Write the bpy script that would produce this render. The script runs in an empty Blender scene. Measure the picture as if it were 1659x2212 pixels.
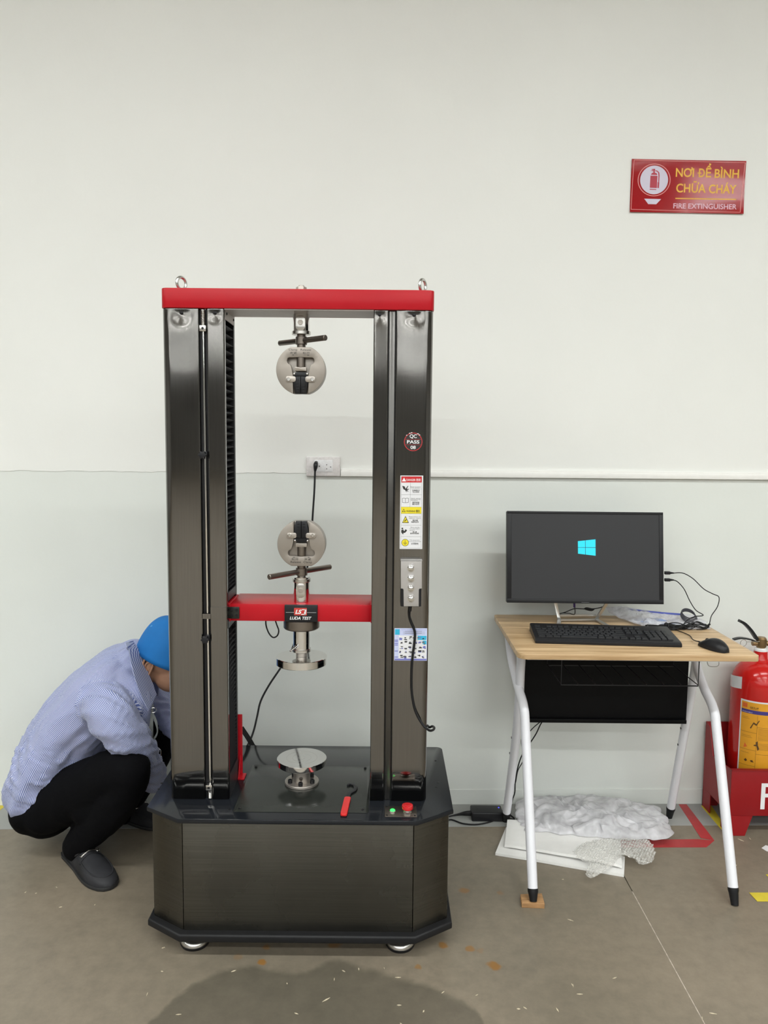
import bpy, bmesh, math, random
from mathutils import Vector, Matrix, noise

# ------------------------------------------------------------------ camera, world, lights
FPX = 1660.0; PX0 = 829.5; PY0 = 1106.0; CAMH = 1.45
PITCH = math.radians(5.45); ROLL = math.radians(0.55)
scene = bpy.context.scene
fwd = Vector((0, math.cos(PITCH), -math.sin(PITCH)))
up0 = Vector((0, math.sin(PITCH), math.cos(PITCH)))
cr, sr = math.cos(ROLL), math.sin(ROLL)
camR = Vector((1, 0, 0)) * cr + up0 * sr
camU = up0 * cr - Vector((1, 0, 0)) * sr
cam_data = bpy.data.cameras.new('camera')
cam = bpy.data.objects.new('camera', cam_data)
scene.collection.objects.link(cam)
m3 = Matrix((camR, camU, -fwd)).transposed()
cam.matrix_world = Matrix.Translation((0, 0, CAMH)) @ m3.to_4x4()
cam_data.sensor_fit = 'VERTICAL'; cam_data.sensor_height = 32.0
cam_data.lens = FPX / 2212.0 * 32.0
cam_data.clip_start = 0.05; cam_data.clip_end = 200
scene.camera = cam
scene.view_settings.view_transform = 'Standard'
scene.view_settings.look = 'None'
scene.view_settings.gamma = 1.0
scene.view_settings.use_curve_mapping = False
scene.view_settings.exposure = 0.0
world = bpy.data.worlds.new('world'); scene.world = world
world.use_nodes = True
world.node_tree.nodes['Background'].inputs[0].default_value = (0.60, 0.66, 0.72, 1)
world.node_tree.nodes['Background'].inputs[1].default_value = 0.25
CEIL = 4.5
LAMP_ROWS = [0.10, -2.45, -4.9, -7.4, -9.9, -13.4, -16.8, -20.2, -23.6]
LAMP_POWER = 50.0; FILL_POWER = 16.0
LAMP_COL = (0.965, 1.0, 0.99)

def at(px, py, X=None, Y=None, Z=None):
    """pixel of the 1659x2212 photograph -> point on a world plane"""
    d = fwd + camR * ((px - PX0) / FPX) - camU * ((py - PY0) / FPX)
    if Y is not None: t = Y / d.y
    elif Z is not None: t = (Z - CAMH) / d.z
    else: t = X / d.x
    return Vector((d.x * t, d.y * t, CAMH + d.z * t))

# ------------------------------------------------------------------ helpers
COL = scene.collection
def link(o):
    COL.objects.link(o); return o
def tag(o, label=None, cat=None, group=None, kind=None):
    if label: o['label'] = label
    if cat: o['category'] = cat
    if group: o['group'] = group
    if kind: o['kind'] = kind
    return o
def thing(name, label, cat, loc=(0, 0, 0), rz=0.0, group=None):
    o = bpy.data.objects.new(name, None); link(o)
    o.location = loc; o.rotation_euler = (0, 0, rz); o.empty_display_size = 0.05
    o['_m'] = 1
    tag(o, label, cat, group); del o['_m']
    return o
def basis(o):
    return Matrix.Translation(o.location) @ o.rotation_euler.to_matrix().to_4x4()
def world_of(o):
    m = basis(o)
    if o.parent: m = world_of(o.parent) @ o.matrix_parent_inverse @ m
    return m
def setparent(o, p):
    o.parent = p
    o.matrix_parent_inverse = world_of(p).inverted()
def mesh_obj(name, me, m=None, parent=None, label=None):
    o = bpy.data.objects.new(name, me); link(o)
    if m is not None:
        if len(me.materials): me.materials.clear()
        for k in (m if isinstance(m, (list, tuple)) else [m]): me.materials.append(k)
    if parent is not None: setparent(o, parent)
    if label: o['label'] = label
    return o

class MB:
    def __init__(s): s.bm = bmesh.new()
    def quadstrip(s, rings, close=True, caps=True, mi=0):
        vs = [[s.bm.verts.new(p) for p in r] for r in rings]
        n = len(vs[0])
        for a, b in zip(vs, vs[1:]):
            for i in range(n if close else n - 1):
                j = (i + 1) % n
                try:
                    f = s.bm.faces.new((a[i], a[j], b[j], b[i])); f.material_index = mi
                except ValueError: pass
        if caps and close:
            for r in (vs[0][::-1], vs[-1]):
                try:
                    f = s.bm.faces.new(r); f.material_index = mi
                except ValueError: pass
        return vs
    def box(s, x0, x1, y0, y1, z0, z1, bev=0.0, seg=2, M=None, mi=0):
        t = bmesh.new()
        bmesh.ops.create_cube(t, size=1)
        for v in t.verts:
            v.co = Vector(((x0 + x1) / 2 + v.co.x * (x1 - x0), (y0 + y1) / 2 + v.co.y * (y1 - y0), (z0 + z1) / 2 + v.co.z * (z1 - z0)))
        if bev > 0: bmesh.ops.bevel(t, geom=t.edges[:], offset=bev, segments=seg, affect='EDGES', profile=0.5)
        s.merge(t, M, mi); return s
    def merge(s, t, M=None, mi=0):
        if M is not None: bmesh.ops.transform(t, matrix=M, verts=t.verts)
        vm = {}
        for v in t.verts: vm[v] = s.bm.verts.new(v.co)
        for f in t.faces:
            try:
                g = s.bm.faces.new([vm[v] for v in f.verts]); g.material_index = mi
            except ValueError: pass
        t.free()
    def prism(s, poly, z0, z1, M=None, bev=0.0, seg=2, mi=0, bev_sides=False):
        """poly in xy, extruded z0..z1"""
        t = bmesh.new()
        a = [t.verts.new((p[0], p[1], z0)) for p in poly]
        b = [t.verts.new((p[0], p[1], z1)) for p in poly]
        n = len(poly)
        f0 = t.faces.new(a[::-1]); f1 = t.faces.new(b)
        for i in range(n):
            j = (i + 1) % n
            t.faces.new((a[i], a[j], b[j], b[i]))
        bmesh.ops.recalc_face_normals(t, faces=t.faces[:])
        if bev > 0:
            es = [e for e in t.edges if abs(e.verts[0].co.z - e.verts[1].co.z) < 1e-7] if not bev_sides else t.edges[:]
            bmesh.ops.bevel(t, geom=es, offset=bev, segments=seg, affect='EDGES', profile=0.5)
        bmesh.ops.triangulate(t, faces=[f for f in t.faces if len(f.verts) > 4])
        s.merge(t, M, mi); return s
    def tube(s, pts, r, n=10, ends=True, mi=0, smooth=0, closed=False):
        pts = [Vector(p) for p in pts]
        rr = r if isinstance(r, (list, tuple)) else [r] * len(pts)
        if smooth: pts, rr = spline(pts, rr, smooth)
        prev = None; rings = []
        for i, p in enumerate(pts):
            a = pts[max(0, i - 1)]; b = pts[min(len(pts) - 1, i + 1)]
            t = (b - a).normalized()
            if prev is None:
                prev = t.orthogonal().normalized()
            prev = (prev - t * prev.dot(t))
            if prev.length < 1e-6: prev = t.orthogonal()
            prev.normalize()
            q = t.cross(prev)
            rings.append([p + (prev * math.cos(2 * math.pi * k / n) + q * math.sin(2 * math.pi * k / n)) * rr[i] for k in range(n)])
        s.quadstrip(rings, True, ends, mi); return s
    def cyl(s, p0, p1, r0, r1=None, n=24, bev=0.0, mi=0):
        p0 = Vector(p0); p1 = Vector(p1); r1 = r0 if r1 is None else r1
        L = (p1 - p0).length
        if bev > 0: prof = [(0, r0 - bev), (bev, r0), (L - bev, r1), (L, r1 - bev)]
        else: prof = [(0, r0), (L, r1)]
        s.lathe(prof, p0, (p1 - p0), n, mi); return s
    def lathe(s, prof, o=(0, 0, 0), axis=(0, 0, 1), n=32, mi=0):
        """prof = [(height, radius)]"""
        o = Vector(o); ax = Vector(axis).normalized()
        a = ax.orthogonal().normalized()
        if abs(ax.z) > 0.9: a = Vector((1, 0, 0)); a = (a - ax * a.dot(ax)).normalized()
        b = ax.cross(a)
        rings = [[o + ax * h + (a * math.cos(2 * math.pi * k / n) + b * math.sin(2 * math.pi * k / n)) * max(r, 1e-5) for k in range(n)] for h, r in prof]
        s.quadstrip(rings, True, True, mi); return s
    def sphere(s, c, r, n=16, mi=0, sc=(1, 1, 1), M=None):
        t = bmesh.new(); bmesh.ops.create_uvsphere(t, u_segments=n, v_segments=max(6, n // 2), radius=1)
        for v in t.verts: v.co = Vector((v.co.x * r * sc[0], v.co.y * r * sc[1], v.co.z * r * sc[2]))
        if M is not None: bmesh.ops.transform(t, matrix=M.to_3x3().to_4x4(), verts=t.verts)
        for v in t.verts: v.co += Vector(c)
        s.merge(t, None, mi); return s
    def torus(s, c, axis, R, r, n=32, k=10, mi=0):
        ax = Vector(axis).normalized(); a = ax.orthogonal().normalized(); b = ax.cross(a); c = Vector(c)
        rings = []
        for i in range(n + 1):
            t = 2 * math.pi * i / n; d = a * math.cos(t) + b * math.sin(t)
            rings.append([c + d * (R + r * math.cos(2 * math.pi * j / k)) + ax * r * math.sin(2 * math.pi * j / k) for j in range(k)])
        s.quadstrip(rings, True, False, mi); return s
    def mesh(s, name, smooth=35):
        bmesh.ops.remove_doubles(s.bm, verts=s.bm.verts[:], dist=1e-6)
        bmesh.ops.recalc_face_normals(s.bm, faces=s.bm.faces[:])
        me = bpy.data.meshes.new(name); s.bm.to_mesh(me); s.bm.free()
        if smooth:
            me.polygons.foreach_set('use_smooth', [True] * len(me.polygons))
            if smooth < 180: me.set_sharp_from_angle(angle=math.radians(smooth))
        return me
    def build(s, name, m, parent=None, label=None, smooth=35):
        return mesh_obj(name, s.mesh(name, smooth), m, parent, label)

def spline(pts, rr, k):
    P = [Vector(p) for p in pts]; out = []; ro = []
    n = len(P)
    for i in range(n - 1):
        p0 = P[max(0, i - 1)]; p1 = P[i]; p2 = P[i + 1]; p3 = P[min(n - 1, i + 2)]
        r0 = rr[max(0, i - 1)]; r1 = rr[i]; r2 = rr[i + 1]; r3 = rr[min(n - 1, i + 2)]
        for j in range(k):
            t = j / k; t2 = t * t; t3 = t2 * t
            f = lambda a, b, c, d: 0.5 * ((2 * b) + (c - a) * t + (2 * a - 5 * b + 4 * c - d) * t2 + (3 * b - a - 3 * c + d) * t3)
            out.append(f(p0, p1, p2, p3)); ro.append(f(r0, r1, r2, r3))
    out.append(P[-1]); ro.append(rr[-1])
    return out, ro
def rrect(x0, x1, y0, y1, r, k=5):
    o = []
    for cx, cy, a in ((x1 - r, y1 - r, 0), (x0 + r, y1 - r, 90), (x0 + r, y0 + r, 180), (x1 - r, y0 + r, 270)):
        for i in range(k + 1):
            t = math.radians(a + 90 * i / k); o.append((cx + r * math.cos(t), cy + r * math.sin(t)))
    return o
def circ(cx, cy, r, n=32, a0=0, a1=360):
    m = n if abs(a1 - a0) >= 360 else n + 1
    return [(cx + r * math.cos(math.radians(a0 + (a1 - a0) * i / n)), cy + r * math.sin(math.radians(a0 + (a1 - a0) * i / n))) for i in range(m)]

# ------------------------------------------------------------------ materials
def inp(b, name, v):
    if name in b.inputs: b.inputs[name].default_value = v
def rgb(r, g, b):
    f = lambda c: ((c / 255 + 0.055) / 1.055) ** 2.4 if c / 255 > 0.04045 else c / 255 / 12.92
    return (f(r), f(g), f(b), 1)
def mat(name, col, rough=0.5, metal=0.0, noise_amt=0.0, nscale=40, bump=0.0, bscale=80, spec=0.5, emit=None, estr=0.0, trans=0.0, alpha=1.0, coat=0.0, stretch=None, ior=None, sheen=0, rvar=0.0, sss=0):
    m = bpy.data.materials.new(name); m.use_nodes = True
    nt = m.node_tree; N = nt.nodes; L = nt.links; b = N['Principled BSDF']
    if len(col) == 3: col = (*col, 1)
    inp(b, 'Base Color', col); inp(b, 'Roughness', rough); inp(b, 'Metallic', metal); inp(b, 'Specular IOR Level', spec)
    inp(b, 'Transmission Weight', trans); inp(b, 'Alpha', alpha); inp(b, 'Coat Weight', coat); inp(b, 'Coat Roughness', 0.08)
    if sss: inp(b, 'Subsurface Weight', sss); b.inputs['Subsurface Radius'].default_value = (0.012, 0.005, 0.003)
    if ior: inp(b, 'IOR', ior)
    if sheen: inp(b, 'Sheen Weight', sheen)
    if emit: inp(b, 'Emission Color', (*emit[:3], 1)); inp(b, 'Emission Strength', estr)
    if noise_amt or bump or rvar:
        tc = N.new('ShaderNodeTexCoord'); mp = N.new('ShaderNodeMapping'); L.new(tc.outputs['Object'], mp.inputs[0])
        if stretch: mp.inputs['Scale'].default_value = stretch
        if noise_amt or rvar:
            nz = N.new('ShaderNodeTexNoise'); nz.inputs['Scale'].default_value = nscale; nz.inputs['Detail'].default_value = 5
            L.new(mp.outputs[0], nz.inputs['Vector'])
        if noise_amt:
            rp = N.new('ShaderNodeValToRGB'); L.new(nz.outputs[0], rp.inputs[0])
            rp.color_ramp.elements[0].position = 0.3; rp.color_ramp.elements[1].position = 0.7
            rp.color_ramp.elements[0].color = tuple(c * (1 - noise_amt) for c in col[:3]) + (1,)
            rp.color_ramp.elements[1].color = tuple(min(1, c * (1 + noise_amt)) for c in col[:3]) + (1,)
            L.new(rp.outputs[0], b.inputs['Base Color'])
        if rvar:
            mr = N.new('ShaderNodeMapRange'); L.new(nz.outputs[0], mr.inputs[0])
            mr.inputs[1].default_value = 0.3; mr.inputs[2].default_value = 0.7
            mr.inputs[3].default_value = max(0.02, rough - rvar); mr.inputs[4].default_value = rough + rvar
            L.new(mr.outputs[0], b.inputs['Roughness'])
        if bump:
            n2 = N.new('ShaderNodeTexNoise'); n2.inputs['Scale'].default_value = bscale; n2.inputs['Detail'].default_value = 4
            L.new(mp.outputs[0], n2.inputs['Vector'])
            bp = N.new('ShaderNodeBump'); bp.inputs['Strength'].default_value = bump; bp.inputs['Distance'].default_value = 0.002
            L.new(n2.outputs[0], bp.inputs['Height']); L.new(bp.outputs[0], b.inputs['Normal'])
    return m

M = {}
M['wall_up'] = mat('wall_paint', (0.80, 0.805, 0.775), 0.55, noise_amt=0.012, nscale=3, bump=0.25, bscale=35)
M['wall_lo'] = mat('wall_paint_lower', (0.71, 0.735, 0.70), 0.5, noise_amt=0.015, nscale=3, bump=0.25, bscale=35)
M['wall_far'] = mat('hall_wall_paint', (0.34, 0.335, 0.32), 0.7, noise_amt=0.05, nscale=1)
M['ceil'] = mat('ceiling_paint', (0.62, 0.62, 0.61), 0.8, noise_amt=0.02, nscale=1)
M['band'] = mat('grey_floor_paint', (0.31, 0.315, 0.30), 0.45, noise_amt=0.07, nscale=9, rvar=0.08)
M['red'] = mat('red_powder_coat', (0.44, 0.008, 0.016), 0.30, noise_amt=0.03, nscale=6, spec=0.25)
M['red2'] = mat('red_gloss_paint', (0.50, 0.010, 0.008), 0.16, spec=0.5, noise_amt=0.04, nscale=8)
M['redstand'] = mat('red_stand_paint', (0.27, 0.006, 0.009), 0.38, spec=0.35, noise_amt=0.05, nscale=8)
M['underbeam'] = mat('grey_steel_plate', (0.42, 0.38, 0.36), 0.5, metal=0.2, noise_amt=0.03)
M['plate'] = mat('black_satin_paint', (0.010, 0.0115, 0.0145), 0.13, noise_amt=0.10, nscale=8, rvar=0.04, spec=0.36)
M['workplate'] = mat('dark_steel_plate', (0.022, 0.024, 0.021), 0.2, metal=0.1, spec=0.4, noise_amt=0.10, nscale=14, rvar=0.06)
M['blackmetal'] = mat('black_oxide_steel', (0.012, 0.012, 0.014), 0.4, metal=0.3)
M['rubber'] = mat('black_rubber', (0.008, 0.008, 0.009), 0.5, spec=0.3, noise_amt=0.1)
M['plastic'] = mat('black_plastic', (0.012, 0.012, 0.014), 0.38, spec=0.3, bump=0.05, bscale=900)
M['plasticgrey'] = mat('charcoal_plastic', (0.016, 0.0165, 0.019), 0.42, spec=0.35, bump=0.05, bscale=900)
M['bellow'] = mat('black_bellows_cloth', (0.012, 0.0125, 0.014), 0.45, spec=0.3, noise_amt=0.2, nscale=30)
M['chrome'] = mat('polished_chrome', (0.78, 0.77, 0.76), 0.07, metal=1.0, rvar=0.03, nscale=30)
M['steel'] = mat('satin_steel', (0.62, 0.60, 0.57), 0.25, metal=1.0, noise_amt=0.05, nscale=20)
M['nickel'] = mat('nickel_plated_steel', (0.45, 0.41, 0.37), 0.36, metal=0.75, noise_amt=0.06, nscale=18)
M['nickel_in'] = mat('nickel_plate_recess', (0.36, 0.33, 0.30), 0.4, metal=0.7, noise_amt=0.05)
M['darknickel'] = mat('dark_nickel', (0.22, 0.19, 0.165), 0.3, metal=0.9, noise_amt=0.08, nscale=20)
M['zinc'] = mat('zinc_plated_steel', (0.72, 0.72, 0.70), 0.22, metal=1.0, rvar=0.05)
M['jaw'] = mat('black_jaw_steel', (0.015, 0.015, 0.017), 0.35, metal=0.5)
M['white'] = mat('white_print', (0.78, 0.78, 0.79), 0.45, noise_amt=0.01)
M['label_white'] = mat('white_label_stock', (0.72, 0.72, 0.74), 0.35, noise_amt=0.01)
M['ink'] = mat('black_print', (0.02, 0.02, 0.02), 0.45, noise_amt=0.01)
M['inkgrey'] = mat('grey_print', (0.13, 0.13, 0.14), 0.5, noise_amt=0.01)
M['inkred'] = mat('red_print', (0.55, 0.015, 0.02), 0.4, noise_amt=0.01)
M['yellow'] = mat('yellow_print', (0.75, 0.62, 0.02), 0.45, noise_amt=0.01)
M['goldtext'] = mat('yellow_sign_print', (0.80, 0.46, 0.03), 0.4, noise_amt=0.01)
M['signred'] = mat('glossy_red_sign', (0.34, 0.007, 0.011), 0.10, spec=0.4, noise_amt=0.02)
M['lilac'] = mat('pale_sign_print', (0.62, 0.58, 0.70), 0.3, noise_amt=0.01)
M['pinkline'] = mat('pale_pink_print', (0.75, 0.30, 0.28), 0.35, noise_amt=0.01)
M['panelgrey'] = mat('grey_aluminium_panel', (0.46, 0.44, 0.43), 0.4, metal=0.35, noise_amt=0.03)
M['whitemetal'] = mat('white_powder_coat', (0.74, 0.74, 0.78), 0.3, noise_amt=0.01)
M['whiteplastic'] = mat('white_plastic', (0.70, 0.67, 0.66), 0.3, noise_amt=0.015)
M['trunking'] = mat('cream_plastic_trunking', (0.84, 0.83, 0.80), 0.35, noise_amt=0.015)
M['screen'] = mat('dark_lcd_screen', (0.022, 0.0225, 0.024), 0.45, spec=0.3, emit=(0.012, 0.012, 0.013), estr=1.0)
M['cyan'] = mat('lit_cyan_emblem', (0.02, 0.2, 0.25), 0.5, emit=(0.0, 0.62, 0.80), estr=1.0)
M['silver'] = mat('silver_stand_metal', (0.55, 0.55, 0.54), 0.28, metal=0.85)
M['bulbgreen'] = mat('lit_green_lamp', (0.05, 0.5, 0.1), 0.2, emit=(0.02, 1.0, 0.08), estr=2.2)
M['ledblue'] = mat('lit_blue_led', (0.05, 0.05, 0.6), 0.3, emit=(0.08, 0.08, 1.0), estr=1.6)
M['mushroom'] = mat('red_button_plastic', (0.55, 0.01, 0.015), 0.15, coat=0.6)
M['handle_red'] = mat('red_dipped_grip', (0.62, 0.02, 0.02), 0.35)
M['foam'] = mat('white_foam_sheet', (0.80, 0.79, 0.77), 0.6, bump=0.1, bscale=300, noise_amt=0.02)
M['cabinet_black'] = mat('black_panel_paint', (0.003, 0.003, 0.0035), 0.45, spec=0.12)
M['bluezip'] = mat('blue_zip_strip', (0.10, 0.13, 0.50), 0.35)
M['tape_red'] = mat('red_floor_tape', (0.40, 0.035, 0.038), 0.42, noise_amt=0.08, nscale=30)
M['tape_yel'] = mat('yellow_floor_tape', (0.62, 0.50, 0.04), 0.45, noise_amt=0.08, nscale=30)
M['skin'] = mat('skin', (0.40, 0.215, 0.135), 0.5, noise_amt=0.06, nscale=30, sss=0.08)
M['hair'] = mat('black_hair', (0.010, 0.008, 0.007), 0.5, bump=0.5, bscale=200)
M['cap'] = mat('blue_cap_cotton', (0.002, 0.150, 0.46), 0.75, noise_amt=0.10, nscale=12, bump=0.25, bscale=500)
M['trouser'] = mat('black_trouser_cloth', (0.003, 0.003, 0.0038), 0.85, spec=0.08, bump=0.2, bscale=300)
M['shoe'] = mat('charcoal_suede', (0.022, 0.022, 0.025), 0.6, spec=0.3, noise_amt=0.35, nscale=14, bump=0.2, bscale=200)
M['shoe_sole'] = mat('black_shoe_sole', (0.015, 0.015, 0.016), 0.55)
M['sock'] = mat('grey_sock_knit', (0.42, 0.42, 0.43), 0.8, bump=0.8, bscale=500, noise_amt=0.3, nscale=150)
M['lanyard'] = mat('grey_lanyard_ribbon', (0.20, 0.21, 0.20), 0.7, noise_amt=0.1)
M['orange_label'] = mat('orange_yellow_label', (0.72, 0.33, 0.02), 0.4, noise_amt=0.03)
M['navy'] = mat('navy_print', (0.05, 0.035, 0.20), 0.4)
M['skyblue'] = mat('light_blue_print', (0.03, 0.40, 0.62), 0.4)
M['paleblue'] = mat('pale_blue_label', (0.52, 0.56, 0.78), 0.4, noise_amt=0.01)
M['brass'] = mat('brass_valve', (0.30, 0.20, 0.10), 0.35, metal=0.9)

def brushed(name, col, rough, axis, wave=0.03, aniso=0.0, var=0.2):
    """brushed stainless: fine streaks across one axis"""
    m = bpy.data.materials.new(name); m.use_nodes = True
    nt = m.node_tree; N = nt.nodes; L = nt.links; b = N['Principled BSDF']
    b.inputs['Metallic'].default_value = 1.0
    tc = N.new('ShaderNodeTexCoord')
    mp = N.new('ShaderNodeMapping'); L.new(tc.outputs['Object'], mp.inputs[0]); mp.inputs['Scale'].default_value = axis
    nz = N.new('ShaderNodeTexNoise'); nz.inputs['Scale'].default_value = 1.0; nz.inputs['Detail'].default_value = 6
    L.new(mp.outputs[0], nz.inputs['Vector'])
    n3 = N.new('ShaderNodeTexNoise'); n3.inputs['Scale'].default_value = 7; n3.inputs['Detail'].default_value = 4; L.new(tc.outputs['Object'], n3.inputs['Vector'])
    mx = N.new('ShaderNodeMix'); mx.data_type = 'RGBA'
    L.new(nz.outputs[0], mx.inputs[0])
    mx.inputs[6].default_value = tuple(c * (1 - var) for c in col) + (1,)
    mx.inputs[7].default_value = tuple(c * (1 + var) for c in col) + (1,)
    mr = N.new('ShaderNodeMapRange'); L.new(n3.outputs[0], mr.inputs[0])
    mr.inputs[1].default_value = 0.3; mr.inputs[2].default_value = 0.7; mr.inputs[3].default_value = rough * 0.9; mr.inputs[4].default_value = rough * 1.15
    L.new(mx.outputs[2], b.inputs['Base Color']); L.new(mr.outputs[0], b.inputs['Roughness'])
    bp = N.new('ShaderNodeBump'); bp.inputs['Strength'].default_value = 0.03; bp.inputs['Distance'].default_value = 0.001
    L.new(nz.outputs[0], bp.inputs['Height'])
    mw = N.new('ShaderNodeMapping'); L.new(tc.outputs['Object'], mw.inputs[0]); mw.inputs['Scale'].default_value = (11, 11, .7)
    nw = N.new('ShaderNodeTexNoise'); nw.inputs['Scale'].default_value = 1.0; nw.inputs['Detail'].default_value = 2; L.new(mw.outputs[0], nw.inputs['Vector'])
    b2 = N.new('ShaderNodeBump'); b2.inputs['Strength'].default_value = wave; b2.inputs['Distance'].default_value = 0.02
    L.new(nw.outputs[0], b2.inputs['Height']); L.new(bp.outputs[0], b2.inputs['Normal']); L.new(b2.outputs[0], b.inputs['Normal'])
    if aniso:
        b.inputs['Anisotropic'].default_value = aniso
        tv = N.new('ShaderNodeCombineXYZ'); tv.inputs[2].default_value = 1.0; L.new(tv.outputs[0], b.inputs['Tangent'])
    return m
M['ss_col'] = brushed('brushed_black_steel_column', (0.205, 0.197, 0.187), 0.10, (600, 600, 6))
M['ss_base'] = brushed('brushed_black_steel_base', (0.108, 0.103, 0.089), 0.26, (3, 3, 350), 0.12, 0.85, 0.32)

def wood_mat():
    m = bpy.data.materials.new('light_oak_laminate'); m.use_nodes = True
    nt = m.node_tree; N = nt.nodes; L = nt.links; b = N['Principled BSDF']
    tc = N.new('ShaderNodeTexCoord'); mp = N.new('ShaderNodeMapping'); L.new(tc.outputs['Object'], mp.inputs[0]); mp.inputs['Scale'].default_value = (3.5, 60, 60)
    nz = N.new('ShaderNodeTexNoise'); nz.inputs['Scale'].default_value = 1; nz.inputs['Detail'].default_value = 6; nz.inputs['Distortion'].default_value = 0.6
    L.new(mp.outputs[0], nz.inputs['Vector'])
    rp = N.new('ShaderNodeValToRGB'); L.new(nz.outputs[0], rp.inputs[0])
    rp.color_ramp.elements[0].position = 0.3; rp.color_ramp.elements[0].color = (0.40, 0.25, 0.12, 1)
    rp.color_ramp.elements[1].position = 0.68; rp.color_ramp.elements[1].color = (0.66, 0.47, 0.27, 1)
    L.new(rp.outputs[0], b.inputs['Base Color']); b.inputs['Roughness'].default_value = 0.38
    return m
M['oak'] = wood_mat()
M['shimwood'] = mat('raw_plywood', (0.38, 0.21, 0.09), 0.7, noise_amt=0.3, nscale=20, stretch=(1, 8, 8))

def plastic_film(name, col, rough, opac, tr=0.0, bs=60, bst=0.6):
    m = bpy.data.materials.new(name); m.use_nodes = True
    nt = m.node_tree; N = nt.nodes; L = nt.links; b = N['Principled BSDF']
    b.inputs['Base Color'].default_value = (*col, 1); b.inputs['Roughness'].default_value = rough
    tc = N.new('ShaderNodeTexCoord'); nz = N.new('ShaderNodeTexNoise'); nz.inputs['Scale'].default_value = bs; nz.inputs['Detail'].default_value = 3
    L.new(tc.outputs['Object'], nz.inputs['Vector'])
    bp = N.new('ShaderNodeBump'); bp.inputs['Strength'].default_value = bst; bp.inputs['Distance'].default_value = 0.004
    L.new(nz.outputs[0], bp.inputs['Height']); L.new(bp.outputs[0], b.inputs['Normal'])
    t = N.new('ShaderNodeBsdfTransparent'); mix = N.new('ShaderNodeMixShader')
    L.new(t.outputs[0], mix.inputs[1]); L.new(b.outputs[0], mix.inputs[2])
    mr = N.new('ShaderNodeMapRange'); L.new(nz.outputs[0], mr.inputs[0]); mr.inputs[1].default_value = .35; mr.inputs[2].default_value = .65
    mr.inputs[3].default_value = max(0, opac - 0.15); mr.inputs[4].default_value = min(1, opac + 0.15)
    L.new(mr.outputs[0], mix.inputs[0]); L.new(mix.outputs[0], N['Material Output'].inputs[0])
    return m
M['bag'] = plastic_film('milky_plastic_film', (0.74, 0.73, 0.76), 0.16, 0.60, bs=18, bst=0.25)
M['bagclear'] = plastic_film('clear_plastic_film', (0.75, 0.75, 0.78), 0.12, 0.40, bs=40, bst=0.5)
M['film'] = plastic_film('thin_wrap_film', (0.92, 0.90, 0.91), 0.12, 0.06, bs=90, bst=0.15)
def bubble_mat():
    m = plastic_film('bubble_wrap_film', (0.85, 0.84, 0.80), 0.08, 0.26, bs=120, bst=0.6)
    return m
M['bubble'] = bubble_mat()

# ------------------------------------------------------------------ drawing on flat planes
class Plane:
    """flat print surface: origin O, u to the right, v up, n towards the room"""
    def __init__(s, O, u=(1, 0, 0), v=(0, 0, 1)):
        s.O = Vector(O); s.u = Vector(u).normalized(); s.v = Vector(v).normalized(); s.n = s.u.cross(s.v).normalized()
        s.M = Matrix.Translation(s.O) @ Matrix((s.u, s.v, s.n)).transposed().to_4x4()
    def uv(s, p):
        d = p - s.O; return (d.dot(s.u), d.dot(s.v))
    def ray(s, px, py):
        d = fwd + camR * ((px - PX0) / FPX) - camU * ((py - PY0) / FPX)
        c = Vector((0, 0, CAMH)); t = (s.O - c).dot(s.n) / d.dot(s.n)
        return s.uv(c + d * t)
    def shape(s, mb, poly, d0, d1, bev=0.0, mi=0):
        mb.prism(poly, d0, d1, s.M, bev, mi=mi)
    def text(s, mb, t, u, v, h, depth=0.0002, d0=0.001, w=None, bold=0.0, shear=0.0, mi=0, align='CENTER', M2=None, fn=None):
        cu = bpy.data.curves.new('t', 'FONT'); cu.body = t; cu.size = 1.0; cu.extrude = 0.0; cu.offset = bold; cu.shear = shear
        cu.align_x = 'LEFT'; cu.align_y = 'BOTTOM_BASELINE'; cu.resolution_u = 5
        o = bpy.data.objects.new('t', cu); COL.objects.link(o)
        bpy.context.view_layer.update()
        me = bpy.data.meshes.new_from_object(o.evaluated_get(bpy.context.evaluated_depsgraph_get()))
        bpy.data.objects.remove(o); bpy.data.curves.remove(cu)
        if len(me.vertices) == 0: return
        xs = [q.co.x for q in me.vertices]; ys = [q.co.y for q in me.vertices]
        W = max(xs) - min(xs); ymx = max(ys); ymn = min(ys)
        sc = h / 0.70
        sx = sc if w is None else w / W
        off = {'CENTER': W / 2, 'LEFT': 0, 'RIGHT': W}[align]
        t_ = bmesh.new(); t_.from_mesh(me); bpy.data.meshes.remove(me)
        x0 = min(xs)
        for q in t_.verts:
            q.co = Vector(((q.co.x - x0 - off) * sx + u, q.co.y * sc + v, d0 + depth))
        if fn:
            for q in t_.verts: q.co = fn(q.co)
            mb.merge(t_, None, mi)
        else: mb.merge(t_, s.M, mi)

# ------------------------------------------------------------------ the hall
WK = 0.025
def WY(x): return 2.937 + WK * x
WU = Vector((1, WK, 0)).normalized(); WN = Vector((WK, -1, 0)).normalized()
HX, HY = 11.0, -29.0

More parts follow.
